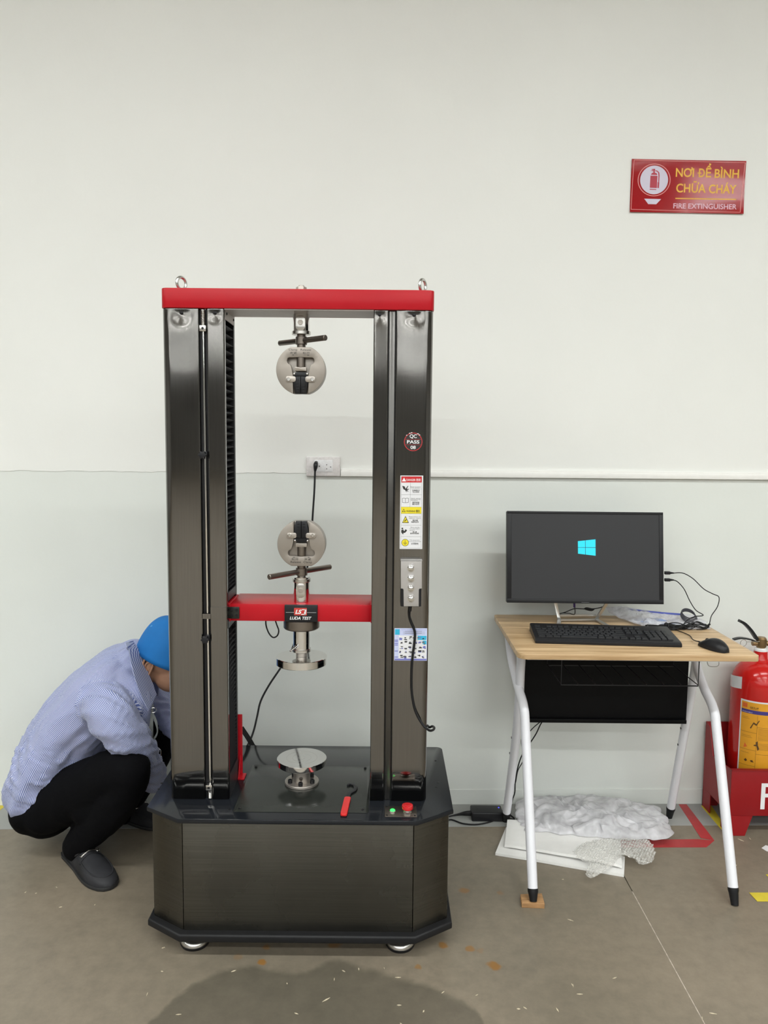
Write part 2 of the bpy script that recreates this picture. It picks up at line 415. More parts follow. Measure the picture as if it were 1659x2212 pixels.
def floor_material():
    m = bpy.data.materials.new('brown_grey_sealed_concrete'); m.use_nodes = True
    nt = m.node_tree; N = nt.nodes; L = nt.links; b = N['Principled BSDF']
    g = N.new('ShaderNodeNewGeometry')
    n1 = N.new('ShaderNodeTexNoise'); n1.inputs['Scale'].default_value = 1.6; n1.inputs['Detail'].default_value = 6; L.new(g.outputs['Position'], n1.inputs['Vector'])
    n2 = N.new('ShaderNodeTexNoise'); n2.inputs['Scale'].default_value = 22; n2.inputs['Detail'].default_value = 8; n2.inputs['Roughness'].default_value = 0.7; L.new(g.outputs['Position'], n2.inputs['Vector'])
    r1 = N.new('ShaderNodeValToRGB'); L.new(n1.outputs[0], r1.inputs[0])
    r1.color_ramp.elements[0].position = 0.32; r1.color_ramp.elements[0].color = (0.172, 0.148, 0.110, 1)
    r1.color_ramp.elements[1].position = 0.68; r1.color_ramp.elements[1].color = (0.238, 0.197, 0.146, 1)
    r2 = N.new('ShaderNodeMapRange'); L.new(n2.outputs[0], r2.inputs[0]); r2.inputs[1].default_value = 0.3; r2.inputs[2].default_value = 0.7; r2.inputs[3].default_value = 0.86; r2.inputs[4].default_value = 1.14
    mul = N.new('ShaderNodeVectorMath'); mul.operation = 'SCALE'; L.new(r1.outputs[0], mul.inputs[0]); L.new(r2.outputs[0], mul.inputs['Scale'])
    # warped position for ragged stain edges
    nw = N.new('ShaderNodeTexNoise'); nw.inputs['Scale'].default_value = 30; nw.inputs['Detail'].default_value = 4; L.new(g.outputs['Position'], nw.inputs['Vector'])
    sub = N.new('ShaderNodeVectorMath'); sub.operation = 'SUBTRACT'; L.new(nw.outputs['Color'], sub.inputs[0]); sub.inputs[1].default_value = (0.5, 0.5, 0.5)
    scl = N.new('ShaderNodeVectorMath'); scl.operation = 'SCALE'; L.new(sub.outputs[0], scl.inputs[0]); scl.inputs['Scale'].default_value = 0.03
    wp = N.new('ShaderNodeVectorMath'); wp.operation = 'ADD'; L.new(g.outputs['Position'], wp.inputs[0]); L.new(scl.outputs[0], wp.inputs[1])
    acc = None
    for px, py, r, k in ((1002, 1924, .022, .8), (1082, 1927, .014, .45), (955, 2042, .018, .9), (1016, 2049, .015, .8), (1036, 2053, .014, .3), (1068, 2086, .022, 1), (903, 2089, .014, .7), (575, 2045, .014, .7), (565, 2077, .015, 1), (512, 2068, .013, .3), (722, 2040, .022, .7), (1690, 1990, .02, .5)):
        p = at(px, py, Z=0)
        d = N.new('ShaderNodeVectorMath'); d.operation = 'DISTANCE'; L.new(wp.outputs[0], d.inputs[0]); d.inputs[1].default_value = p
        mr = N.new('ShaderNodeMapRange'); L.new(d.outputs['Value'], mr.inputs[0]); mr.inputs[1].default_value = r; mr.inputs[2].default_value = r * 0.55; mr.inputs[3].default_value = 0; mr.inputs[4].default_value = k
        if acc is None: acc = mr.outputs[0]
        else:
            mm = N.new('ShaderNodeMath'); mm.operation = 'MAXIMUM'; L.new(acc, mm.inputs[0]); L.new(mr.outputs[0], mm.inputs[1]); acc = mm.outputs[0]
    mx = N.new('ShaderNodeMix'); mx.data_type = 'RGBA'; L.new(acc, mx.inputs[0]); L.new(mul.outputs[0], mx.inputs[6]); mx.inputs[7].default_value = (0.25, 0.125, 0.035, 1)
    # large darker patch with a wavy outline in front of the machine
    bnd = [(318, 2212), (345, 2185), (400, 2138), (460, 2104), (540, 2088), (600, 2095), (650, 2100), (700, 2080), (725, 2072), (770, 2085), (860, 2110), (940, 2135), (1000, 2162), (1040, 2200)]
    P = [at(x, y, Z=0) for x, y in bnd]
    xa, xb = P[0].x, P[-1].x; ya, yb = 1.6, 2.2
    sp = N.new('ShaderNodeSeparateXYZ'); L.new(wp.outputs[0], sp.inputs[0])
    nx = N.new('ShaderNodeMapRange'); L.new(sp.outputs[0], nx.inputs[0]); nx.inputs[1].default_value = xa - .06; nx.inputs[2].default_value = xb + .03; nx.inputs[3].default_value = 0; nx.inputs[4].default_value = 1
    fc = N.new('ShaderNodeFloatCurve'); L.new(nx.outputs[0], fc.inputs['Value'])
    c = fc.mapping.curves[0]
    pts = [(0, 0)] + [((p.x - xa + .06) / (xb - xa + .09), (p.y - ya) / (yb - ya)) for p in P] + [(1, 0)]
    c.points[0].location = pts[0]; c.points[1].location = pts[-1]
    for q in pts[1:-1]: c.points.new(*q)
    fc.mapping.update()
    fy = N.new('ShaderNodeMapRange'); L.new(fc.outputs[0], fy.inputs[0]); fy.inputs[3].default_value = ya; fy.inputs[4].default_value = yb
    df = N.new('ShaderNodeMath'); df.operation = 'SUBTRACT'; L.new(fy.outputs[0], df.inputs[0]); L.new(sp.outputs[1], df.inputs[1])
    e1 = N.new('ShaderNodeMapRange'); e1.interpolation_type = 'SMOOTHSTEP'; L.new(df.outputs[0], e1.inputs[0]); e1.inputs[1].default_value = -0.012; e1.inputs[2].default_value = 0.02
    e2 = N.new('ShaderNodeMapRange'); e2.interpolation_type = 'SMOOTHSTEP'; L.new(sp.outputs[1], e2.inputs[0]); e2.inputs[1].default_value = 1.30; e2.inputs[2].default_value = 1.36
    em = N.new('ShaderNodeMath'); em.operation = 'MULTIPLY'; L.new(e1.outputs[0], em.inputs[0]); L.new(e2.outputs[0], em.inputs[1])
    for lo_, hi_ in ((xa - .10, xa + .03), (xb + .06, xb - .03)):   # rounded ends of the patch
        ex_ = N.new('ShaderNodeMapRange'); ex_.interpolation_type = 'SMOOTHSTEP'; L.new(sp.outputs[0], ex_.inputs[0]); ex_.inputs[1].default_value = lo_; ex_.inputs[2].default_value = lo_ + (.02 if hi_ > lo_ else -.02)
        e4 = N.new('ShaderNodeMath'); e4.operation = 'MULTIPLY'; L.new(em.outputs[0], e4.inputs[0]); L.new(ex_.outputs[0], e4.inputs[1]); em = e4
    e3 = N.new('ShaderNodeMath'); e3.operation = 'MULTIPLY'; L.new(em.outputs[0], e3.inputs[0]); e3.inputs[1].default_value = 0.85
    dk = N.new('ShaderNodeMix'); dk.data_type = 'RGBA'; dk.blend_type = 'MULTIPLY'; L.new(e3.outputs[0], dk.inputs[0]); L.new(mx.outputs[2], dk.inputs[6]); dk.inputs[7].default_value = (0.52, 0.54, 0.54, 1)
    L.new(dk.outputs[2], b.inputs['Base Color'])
    rr = N.new('ShaderNodeMapRange'); L.new(n1.outputs[0], rr.inputs[0]); rr.inputs[3].default_value = 0.34; rr.inputs[4].default_value = 0.52
    L.new(rr.outputs[0], b.inputs['Roughness'])
    bp = N.new('ShaderNodeBump'); bp.inputs['Strength'].default_value = 0.08; bp.inputs['Distance'].default_value = 0.002; L.new(n2.outputs[0], bp.inputs['Height']); L.new(bp.outputs[0], b.inputs['Normal'])
    return m
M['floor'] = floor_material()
M['joint'] = mat('pale_joint_filler', (0.50, 0.43, 0.36), 0.8, noise_amt=0.3, nscale=60)

mb = MB()
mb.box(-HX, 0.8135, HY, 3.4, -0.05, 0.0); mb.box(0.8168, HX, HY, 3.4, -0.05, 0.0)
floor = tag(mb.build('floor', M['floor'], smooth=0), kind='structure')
mb = MB(); mb.box(0.8132, 0.8172, HY, 2.36, -0.04, -0.0008)
mb.build('joint_filler', M['joint'], floor, smooth=0)
mb = MB(); mb.prism([(-HX, 2.755 - 0.33), (-HX, 2.6), (HX, 3.3), (HX, 3.05)], 0, 0.0006)
mb.bm.free(); mb = MB()
mb.prism([(-4, 2.755 - .12), (4, 2.755 + .12), (4, 2.937 + .1), (-4, 2.937 - .1)], 0.0, 0.0007)
tag(mb.build('trim_1', M['band'], smooth=0), kind='structure')

# back wall: upper coat ends in a ragged lip over the lower coat
rnd = random.Random(4)
A = math.atan(WK)
WP = Plane((0, WY(0), 0), WU)
mb = MB()
def wall_prism(poly, d0, d1, mi): mb.prism(poly, d0, d1, WP.M, mi=mi)
edge = []
x = -11.0
while x < 11.0:
    fine = -1.7 < x < 1.7
    edge.append((x, 1.3165 + (rnd.uniform(-.0025, .0025) if fine else 0)))
    x += 0.02 if fine else 0.5
edge.append((11.0, 1.3165))
wall_prism(edge + [(11.0, CEIL), (-11.0, CEIL)], -0.15, 0.0, 0)
wall_prism([(-11, -0.05), (11, -0.05), (11, 1.33), (-11, 1.33)], -0.149, -0.0018, 1)
wb = tag(mb.build('wall_back', [M['wall_up'], M['wall_lo']], smooth=0), kind='structure')
mb = MB(); WP.shape(mb, [(-11, 0), (11, 0), (11, 0.062), (-11, 0.062)], -0.0017, 0.0030, bev=0.001)
tag(mb.build('baseboard_back', M['wall_lo'], smooth=0), kind='structure')
for nm, b_ in (('wall_left', (-HX - .15, -HX, HY, 3.2)), ('wall_right', (HX, HX + .15, HY, 3.4)), ('wall_front', (-HX, HX, HY - .15, HY))):
    mb = MB(); mb.box(*b_, -0.05, CEIL); tag(mb.build(nm, M['wall_far'], smooth=0), kind='structure')
mb = MB(); mb.box(-HX - .15, HX + .15, HY - .15, 3.4, CEIL, CEIL + .1); tag(mb.build('ceiling', M['ceil'], smooth=0), kind='structure')

# ceiling lamps, each with its tube light and an added fill brightening the ceiling
def ceiling_light(x, y):
    t = thing('ceiling_light', 'long white pendant batten light in the rows behind the camera', 'ceiling light', (x, y, CEIL - .30), group='pendant battens of the hall')
    zc = CEIL - .25
    mb = MB(); mb.box(x - 1.05, x + 1.05, y - .09, y + .09, zc - .05, zc, 0.006)
    for k in (-.8, .8): mb.cyl((x + k, y, zc), (x + k, y, CEIL), .004, n=6)
    mb.build('housing', M['whitemetal'], t)
    for nm, dz, pw, rx in (('tube_light', -.055, LAMP_POWER, 0), ('ceiling_fill', .01, FILL_POWER, math.pi)):
        ld = bpy.data.lights.new('lamp', 'AREA'); ld.shape = 'RECTANGLE'; ld.size = 2.0; ld.size_y = 0.14; ld.energy = pw; ld.color = LAMP_COL
        if y > -9: ld.spread = math.radians(165)
        lo = bpy.data.objects.new(nm, ld); link(lo); lo.location = (x, y, zc + dz); lo.rotation_euler = (rx, 0, 0); lo.parent = t
        lo.matrix_parent_inverse = Matrix.Translation((-x, -y, -(CEIL - .30)))
for yy in LAMP_ROWS:
    for xx in (-7.5, -4.5, -1.5, 1.5, 4.5, 7.5): ceiling_light(xx, yy)

# ------------------------------------------------------------------ testing machine
MX, CY_, AXY = -0.2385, 2.135, 2.21      # centre line, column front plane, loading axis
Z_PL = 0.406
mach = thing('testing_machine', 'tall two-column floor-standing test press with red beams and black steel base', 'machine', (MX, 2.28, 0))

def octo(xl, xr, yf, yb, cx, cyy, rb=0.02):
    p = [(xl + cx, yf), (xr - cx, yf), (xr, yf + cyy)]
    p += circ(xr - rb, yb - rb, rb, 5, 0, 90)
    p += circ(xl + rb, yb - rb, rb, 5, 90, 180)
    p += [(xl, yf + cyy)]
    return p
mb = MB(); mb.prism(octo(-.664, .205, 2.018, 2.533, .106, .070), Z_PL - .014, Z_PL, bev=.003)
top_plate = mb.build('top_plate', M['plate'], mach)
mb = MB(); mb.prism(octo(-.640, .181, 2.045, 2.515, .10, .065), 0.055, Z_PL - .0145, bev=0)
cab = mb.build('base_cabinet', M['ss_base'], mach)
# cladding sheets of the cabinet
xl, xr, yf, yb = -.652, .193, 2.030, 2.525
P0, P1, P2, P3 = Vector((xl, yf + .066, 0)), Vector((xl + .102, yf, 0)), Vector((xr - .102, yf, 0)), Vector((xr, yf + .066, 0))
P4, P5 = Vector((xr, yb, 0)), Vector((xl, yb, 0))
z0, z1 = 0.075, Z_PL - .0145
for nm, a, b in (('front_panel', P1, P2), ('corner_panel', P0, P1), ('corner_panel', P2, P3), ('side_panel', P3, P4), ('side_panel', P5, P0)):
    d = (b - a); Ln = d.length; pl = Plane((a.x, a.y, 0), d / Ln)
    mb = MB(); mb.prism(rrect(.0012, Ln - .0012, z0, z1, .002, 2), -.010, 0, pl.M, bev=.0012)
    mb.build(nm, M['ss_base'], cab)
mb = MB(); mb.prism(octo(-.665, .206, 2.008, 2.54, .108, .072, .03), 0.052, 0.0755, bev=.006, seg=3)
mb.build('rubber_skirt', M['rubber'], mach)
for fx, fy in ((-.5316, 2.085), (.0584, 2.085), (-.5316, 2.46), (.0584, 2.46)):
    mb = MB(); mb.lathe([(0, .034), (.0, .039), (.004, .0415), (.009, .0425)], (fx, fy, 0), n=40, mi=1)
    mb.lathe([(.009, .041), (.014, .041), (.022, .036), (.028, .022), (.030, .014), (.055, .014)], (fx, fy, 0), n=40, mi=0)
    mb.build('levelling_foot', [M['steel'], M['rubber']], mach)
# work plate with corner screws
q = [at(523, 1653, Z=Z_PL), at(799, 1654, Z=Z_PL), at(797, 1757, Z=Z_PL), at(508, 1756, Z=Z_PL)]
wx0, wx1, wy0, wy1 = q[3].x, q[1].x, q[2].y, q[0].y
wx0, wx1 = -.415, -.036
mb = MB(); mb.prism(rrect(wx0, wx1, wy0, wy1, .008), Z_PL, Z_PL + .002, bev=.0006); wpl = mb.build('work_plate', M['workplate'], mach)
for sx in (wx0 + .016, wx1 - .016):
    for sy in (wy0 + .016, wy1 - .016):
        mb = MB(); mb.lathe([(0, .0042), (.0012, .0042), (.002, .003), (.002, .0018), (.0008, .0016)], (sx, sy, Z_PL + .002), n=14); mb.build('screw', M['blackmetal'], wpl)

M['slotcover'] = brushed('brushed_steel_strip', (0.13, 0.126, 0.12), 0.25, (600, 600, 6))
# columns -----------------------------------------------------------------
def sheet(name, prof, zs, m, parent, dents=(), thick=.0015):
    """prof: list of xy along the front skin; zs: heights"""
    bm = bmesh.new(); rows = []
    for z in zs:
        row = []
        for (x, y) in prof:
            v = Vector((x, y, z)); dy = 0
            for (dx, dz, dep, rad) in dents:
                rr = math.hypot(x - dx, (z - dz)); dy += dep * math.exp(-(rr / rad) ** 2)
            if abs(y - CY_) < .004: v.y += dy
            row.append(bm.verts.new(v))
        rows.append(row)
    for a, b in zip(rows, rows[1:]):
        for i in range(len(prof) - 1): bm.faces.new((a[i], a[i + 1], b[i + 1], b[i]))
    me = bpy.data.meshes.new(name); bm.to_mesh(me); bm.free()
    me.polygons.foreach_set('use_smooth', [True] * len(me.polygons))
    o = mesh_obj(name, me, m, parent)
    md = o.modifiers.new('thickness', 'SOLIDIFY'); md.thickness = thick; md.offset = -1
    return o
ZT = 1.800
zs_f = [Z_PL + .0005] + [Z_PL + .0005 + (1.62 - Z_PL) * k / 12 for k in range(1, 12)] + [1.62 + (ZT - 1.62) * k / 44 for k in range(45)]
def lin(a, b, n): return [a + (b - a) * k / n for k in range(n + 1)]
def corner(cx, cy, r, a0, a1, n=8): return [(cx + r * math.cos(math.radians(a0 + (a1 - a0) * k / n)), cy + r * math.sin(math.radians(a0 + (a1 - a0) * k / n))) for k in range(n + 1)]
def button_screw(parent, x, z, y=CY_, r=.0048):
    mb = MB(); mb.lathe([(-.002, r), (.0008, r), (.0024, r * .75), (.003, r * .45), (.0012, r * .4)], (x, y, z), (0, -1, 0), n=16)
    mb.build('button_screw', M['blackmetal'], parent)

def bellows(parent, xs, sgn, za, zb, n, grow):
    """accordion cover in the inner side of a column; sgn=+1 opens to +X"""
    w = [1 + grow * (1 - k / (n - 1)) for k in range(n)]; s = sum(w); z = za
    base = None
    for k in range(n):
        h = (za - zb) * w[k] / s
        if base is None:
            mb = MB()
            y0, y1 = 2.152, 2.268
            sec = [(-.022, 0), (0, -.5), (-.022, -1), (-.024, -.95), (-.004, -.5), (-.024, -.05)]
            mb.quadstrip([[(sgn * a_, y, c_) for a_, c_ in sec] for y in (y0, y1)], True, True)
            me = mb.mesh('bellows_fold', 0); me.materials.append(M['bellow']); base = me
        o = bpy.data.objects.new('bellows_fold', base); link(o); o.location = (xs, 0, z); o.scale = (1, 1, h)
        o.parent = parent; o.matrix_parent_inverse = world_of(parent).inverted()
        z -= h

# left column
colL = MB(); colL.box(-.608, -.468, 2.150, 2.284, Z_PL, ZT); colL.box(-.4685, -.4425, 2.272, 2.288, Z_PL, ZT)
colL = colL.build('column', M['bellow'], mach, 'left column with slotted front', smooth=0)
r = .020
prof = [(-.608, 2.286), (-.612, 2.284), (-.612, 2.20)] + corner(-.612 + r, CY_ + r, r, 180, 270) + [(x, CY_) for x in lin(-.592, -.512, 20)[1:]] + [(-.5105, CY_ + .0015), (-.5100, CY_ + .014)]
oL = sheet('outer_panel', prof, zs_f, M['ss_col'], colL, [(-.558, 1.782, .0022, .026), (-.555, 1.70, .0007, .05)])
prof = [(-.4880, CY_ + .014), (-.4880, CY_ + .0015), (-.4868, CY_)] + [(x, CY_) for x in lin(-.485, -.4445, 12)] + [(-.4425, CY_ + .0006), (-.4410, CY_ + .002), (-.4410, CY_ + .017)]
iL = sheet('inner_panel', prof, zs_f, M['ss_col'], colL, [(-.466, 1.782, .0016, .017)])
mb = MB(); mb.box(-.510, -.488, 2.147, 2.150, Z_PL, ZT); mb.build('slot_liner', M['blackmetal'], colL, smooth=0)
button_screw(oL, -.5575, 1.786); button_screw(iL, -.4660, 1.7865)
mb = MB(); mb.box(-.4425, -.4405, 2.150, 2.27, 1.772, ZT); sp_ = mb.build('closing_plate', M['underbeam'], colL, smooth=0)
for yy, zz in ((2.165, 1.789), (2.262, 1.787)):
    mb = MB(); mb.lathe([(0, .004), (.002, .0035), (.003, .002)], (-.4405, yy, zz), (1, 0, 0), n=12); mb.build('screw', M['blackmetal'], colL)
bellows(colL, -.4425, 1, 1.770, 1.012, 44, 1.1)
bellows(colL, -.4425, 1, .905, .475, 34, .9)
for a_, b_ in ((1.010, .985), (.930, .906), (.474, Z_PL)):
    mb = MB(); mb.prism([(2.150, a_), (2.150, b_), (2.268, b_), (2.268, a_)], -.4440, -.4405, Matrix(((0, 0, 1, 0), (1, 0, 0, 0), (0, 1, 0, 0), (0, 0, 0, 1)))); mb.build('bellows_end_plate', M['plastic'], colL, smooth=0)
# right column
colR = MB(); colR.box(-.006, .126, 2.150, 2.284, Z_PL, ZT); colR.box(-.0315, -.004, 2.272, 2.288, Z_PL, ZT)
colR = colR.build('column', M['bellow'], mach, 'right column carrying the stickers', smooth=0)
prof = [(.126, 2.286), (.130, 2.284), (.130, 2.20)] + corner(.130 - r, CY_ + r, r, 0, -90) + [(x, CY_) for x in lin(.110, .0300, 20)[1:]] + [(.0285, CY_ + .0015), (.0280, CY_ + .012)]
oR = sheet('outer_panel', prof[::-1], zs_f, M['ss_col'], colR, [(.077, 1.782, .0022, .022), (.076, 1.70, .0007, .05)])
prof = [(-.0330, CY_ + .017), (-.0330, CY_ + .002), (-.0315, CY_ + .0006)] + [(x, CY_) for x in lin(-.0295, .0055, 12)] + [(.0070, CY_ + .0015), (.0075, CY_ + .012)]
iR = sheet('inner_panel', prof, zs_f, M['ss_col'], colR, [(-.016, 1.782, .0016, .016)])
mb = MB(); mb.box(.0100, .0255, CY_ + .006, CY_ + .0095, Z_PL + .0005, ZT, .0008); mb.build('slot_cover', M['slotcover'], colR)
mb = MB(); mb.box(.0075, .028, CY_ + .0096, 2.150, Z_PL, ZT); mb.build('slot_liner', M['blackmetal'], colR, smooth=0)
button_screw(oR, .0770, 1.786); button_screw(iR, -.0170, 1.786)
bellows(colR, -.0315, -1, 1.770, 1.012, 44, 1.1)
bellows(colR, -.0315, -1, .905, .475, 34, .9)
# top beam
mb = MB()
bx0, bx1, by0, by1 = -.6135, .1318, 2.132, 2.286
p = corner(bx0 + .018, by0 + .018, .018, 180, 270) + corner(bx1 - .018, by0 + .018, .018, 270, 360) + [(bx1, by1), (bx0, by1)]
mb.prism(p, ZT - .001, 1.8525, bev=.002, seg=2)
beam = mb.build('top_beam', M['red'], mach)
mb = MB(); mb.box(-.4405, -.0335, 2.136, 2.262, ZT - .004, ZT - .0012); mb.build('beam_underplate', M['underbeam'], beam, smooth=0)
for ex, ez in ((-.5755, 0), (.1025, 0)):
    mb = MB()
    c_ = Vector((ex, 2.21, 1.8525))
    mb.lathe([(0, .012), (.003, .0125), (.006, .009), (.009, .006)], c_, n=20)
    mb.torus(c_ + Vector((0, 0, .0265)), Vector((.84, -.54, 0)), .0165, .0044, 32, 12)
    mb.build('eye_bolt', M['zinc'], beam)
mb = MB(); mb.prism(circ(MX, 2.21, .0150, 6), 1.8525, 1.872, bev=.0015); mb.lathe([(.019, .0085), (.0235, .008)], (MX, 2.21, 1.8525), n=16)
mb.build('hex_nut', M['nickel'], beam)

# grips ---------------------------------------------------------------------
S = 3.185e-4
M['nickel_face'] = mat('grip_face_steel', (0.33, 0.295, 0.26), 0.38, metal=0.55, noise_amt=0.04, nscale=20)
def grip(zc, s, label):
    """s=+1 hanging (jaw mouth down), s=-1 standing (mouth up); local v = s*up"""
    C = Vector((MX + (0.0005 if s > 0 else .002), AXY, zc))
    pl = Plane(C, (1, 0, 0), (0, 0, 1))
    L_ = lambda x, y: ((x - 373) * S, -s * (y - 912) * S)
    R_ = 217 * S
    g = bpy.data.objects.new('wedge_grip', None); link(g); g.location = C; setparent(g, mach); g['label'] = label; g.empty_display_size = .03
    def arc(a0, a1, n=40):
        return [(R_ * math.cos(math.radians(a0 + (a1 - a0) * k / n)), -s * R_ * math.sin(math.radians(a0 + (a1 - a0) * k / n))) for k in range(n + 1)]
    # front plate, C-shaped; angles measured clockwise down from +x
    half_in = [L_(440, 1108), L_(441, 1040), L_(441, 960), L_(452, 900), L_(464, 866), L_(482, 858), L_(491, 846), L_(494, 830), L_(488, 812), L_(474, 803), L_(373, 802)]
    mir = lambda p: (-p[0], p[1])
    a_open = math.degrees(math.acos(67 / 217))
    a_top = math.degrees(math.acos(88 / 217))
    right = [p for p in arc(a_open, -a_top, 36)]
    outer = right + [mir(p) for p in right[::-1]]
    poly = outer + [mir(p) for p in half_in] + half_in[::-1]
    cl = []
    for p in poly:
        if not cl or math.hypot(p[0] - cl[-1][0], p[1] - cl[-1][1]) > 1e-5: cl.append(p)
    mb = MB(); pl.shape(mb, cl, .004, .024, bev=.0016); body = mb.build('front_plate', M['nickel_face'], g)
    mb = MB(); pl.shape(mb, right + [mir(p) for p in right[::-1]], -.022, .0038, bev=.001); mb.build('back_plate', M['nickel_in'], g)
    # jaws
    for k in (-1, 1):
        jp = [(k * 1.2 * S, L_(0, 968)[1]), (k * 68 * S, L_(0, 972)[1]), (k * 70 * S, L_(0, 1000)[1]), (k * 49 * S, L_(0, 1121)[1]), (k * 1.2 * S, L_(0, 1121)[1])]
        mb = MB(); pl.shape(mb, jp, .0042, .0255, bev=.0008)
        for t_ in range(5):
            yv = L_(0, 1000 + t_ * 24)[1]
            pl.shape(mb, [(k * 14 * S, yv - 7 * S), (k * 36 * S, yv - 7 * S), (k * 36 * S, yv + 5 * S), (k * 14 * S, yv + 5 * S)], .0255, .0262)
        mb.build('jaw', M['jaw'], g)
        # retaining tab with screw
        tp = rrect(min(k * 42 * S, k * 130 * S), max(k * 42 * S, k * 130 * S), *sorted((L_(0, 968)[1], L_(0, 1018)[1])), 18 * S, 5)
        mb = MB(); pl.shape(mb, tp, .0242, .0275, bev=.0008); tb = mb.build('retaining_tab', M['nickel'], g)
        sc_ = C + Vector((k * 104 * S, -.0275, L_(0, 996)[1]))
        mb = MB(); mb.lathe([(-.001, .0055), (.0016, .0055), (.0024, .0045), (.0024, .0024), (.001, .0022)], sc_, (0, -1, 0), n=20); mb.build('socket_screw', M['steel'], tb)
    for k in (-1, 1):
        mb = MB(); mb.sphere(C + Vector((k * 57 * S, -.021, L_(0, 946)[1])), .0042, 12); mb.build('spring_ball', M['chrome'], g)
    mb = MB(); pl.shape(mb, [(-40 * S, L_(0, 930)[1]), (40 * S, L_(0, 930)[1]), (66 * S, L_(0, 966)[1]), (-66 * S, L_(0, 966)[1])][::s if s > 0 else 1], .006, .022, bev=.0008); mb.build('wedge_block', M['jaw'], g)
    mb = MB(); pl.shape(mb, rrect(-50 * S, 50 * S, *sorted((L_(0, 888)[1], L_(0, 921)[1])), 2 * S, 2), .006, .0245, bev=.0008); mb.build('pusher_block', M['nickel'], g)
    mb = MB(); mb.cyl(C + Vector((0, -.013, L_(0, 804)[1])), C + Vector((0, -.013, L_(0, 888)[1])), .0125, n=24); mb.build('spindle', M['darknickel'], g)
    # engraved words
    mb = MB()
    if s > 0: rows = [('Clamp', -66, 745, 76, 14), ('Release', 46, 745, 92, 14), ('夹紧', -64, 773, 62, 12), ('松开', 50, 773, 62, 12)]
    else: rows = [('Release', -50, 1106 - 20, 92, 16), ('Clamp', 58, 1086, 76, 16), ('松开', -56, 1060, 62, 14), ('夹紧', 58, 1060, 62, 14)]
    for t_, cx, yy, w_, h_ in rows:
        v_ = -(yy - 912) * S if s > 0 else ((912 - yy) * S)
        if s < 0: v_ = -(yy - 896 - 20) * S
        pl.text(mb, t_, cx * S, v_, h_ * S * 1.25, w=w_ * S, d0=.0241)
    for k in (-1, 1):
        v_ = -(783 - 912) * S if s > 0 else -(1013 - 896) * S
        pl.shape(mb, [(k * 26 * S, v_ - S), (k * 26 * S, v_ + S), (k * 60 * S, v_ + S), (k * 60 * S, v_ + 4 * S), (k * 84 * S, v_), (k * 60 * S, v_ - 4 * S), (k * 60 * S, v_ - S)], .0241, .0243)
    mb.build('engraving', M['ink'], body)
    return g, C
gU, CU = grip(1.640, 1, 'upper grip hanging with its jaws down')
gL, CL = grip(at(652, 1176, Y=AXY - .024).z, -1, 'lower grip standing with its jaws up')
def handle_set(parent, zc, up, ends, collar_r=.0155):
    c_ = Vector((MX, AXY, zc))
    mb = MB(); mb.lathe([(-.011, collar_r), (-.010, collar_r + .001), (.010, collar_r + .001), (.011, collar_r)], c_, n=28); mb.build('collar', M['darknickel'], parent)
    for e in ends:
        d = Vector(e); mb = MB(); mb.cyl(c_ + d.normalized() * .012, c_ + d, .0078, n=20, bev=.0015); mb.build('lever_bar', M['darknickel'], parent)
handle_set(gU, 1.7235, 1, ((.0745, -.072, 0), (-.070, .062, 0)))
handle_set(gL, 1.063, 1, ((-.081, -.095, 0), (.078, .085, 0)))
mb = MB(); mb.cyl((MX, AXY, 1.702), (MX, AXY, 1.714), .0125); mb.cyl((MX, AXY, 1.734), (MX, AXY, 1.742), .0125)
mb.build('threaded_stud', M['darknickel'], gU)
mb = MB(); mb.cyl((MX, AXY, 1.074), (MX, AXY, 1.088), .0125); mb.cyl((MX, AXY, 1.048), (MX, AXY, 1.052), .0125); mb.build('threaded_stud', M['darknickel'], gL)
def socket_rod(name, za, zb, parent, flange_at, pin_z, rad=.0235):
    mb = MB(); mb.cyl((MX, AXY, za), (MX, AXY, zb), rad, n=48, bev=.001)
    o = mb.build(name, M['chrome'], parent)
    mb = MB(); mb.cyl((MX, AXY, flange_at - .005), (MX, AXY, flange_at + .005), rad + .003, n=40, bev=.001); mb.build('locking_ring', M['steel'], o)
    if pin_z:
        mb = MB()
        # milled flat with rounded top, and the cross pin in it
        pl = Plane((MX, AXY - rad - .0005, 0))
        pl.shape(mb, rrect(-.0135, .0135, pin_z - .022, pin_z + .020, .0125, 8), -.006, .0006, bev=.0006); mb.build('milled_flat', M['steel'], o)
        mb = MB(); mb.lathe([(0, .0072), (.0012, .0072), (.0016, .0062), (.0016, .006)], (MX, AXY - rad - .001, pin_z), (0, -1, 0), n=20); mb.build('cross_pin', M['nickel'], o)
    return o
socket_rod('upper_adapter', 1.741, ZT - .001, mach, 1.7445, 1.771)
zx1, zx0 = .9745, .9245
socket_rod('lower_adapter', zx1, 1.048, mach, 1.0385, 1.012)

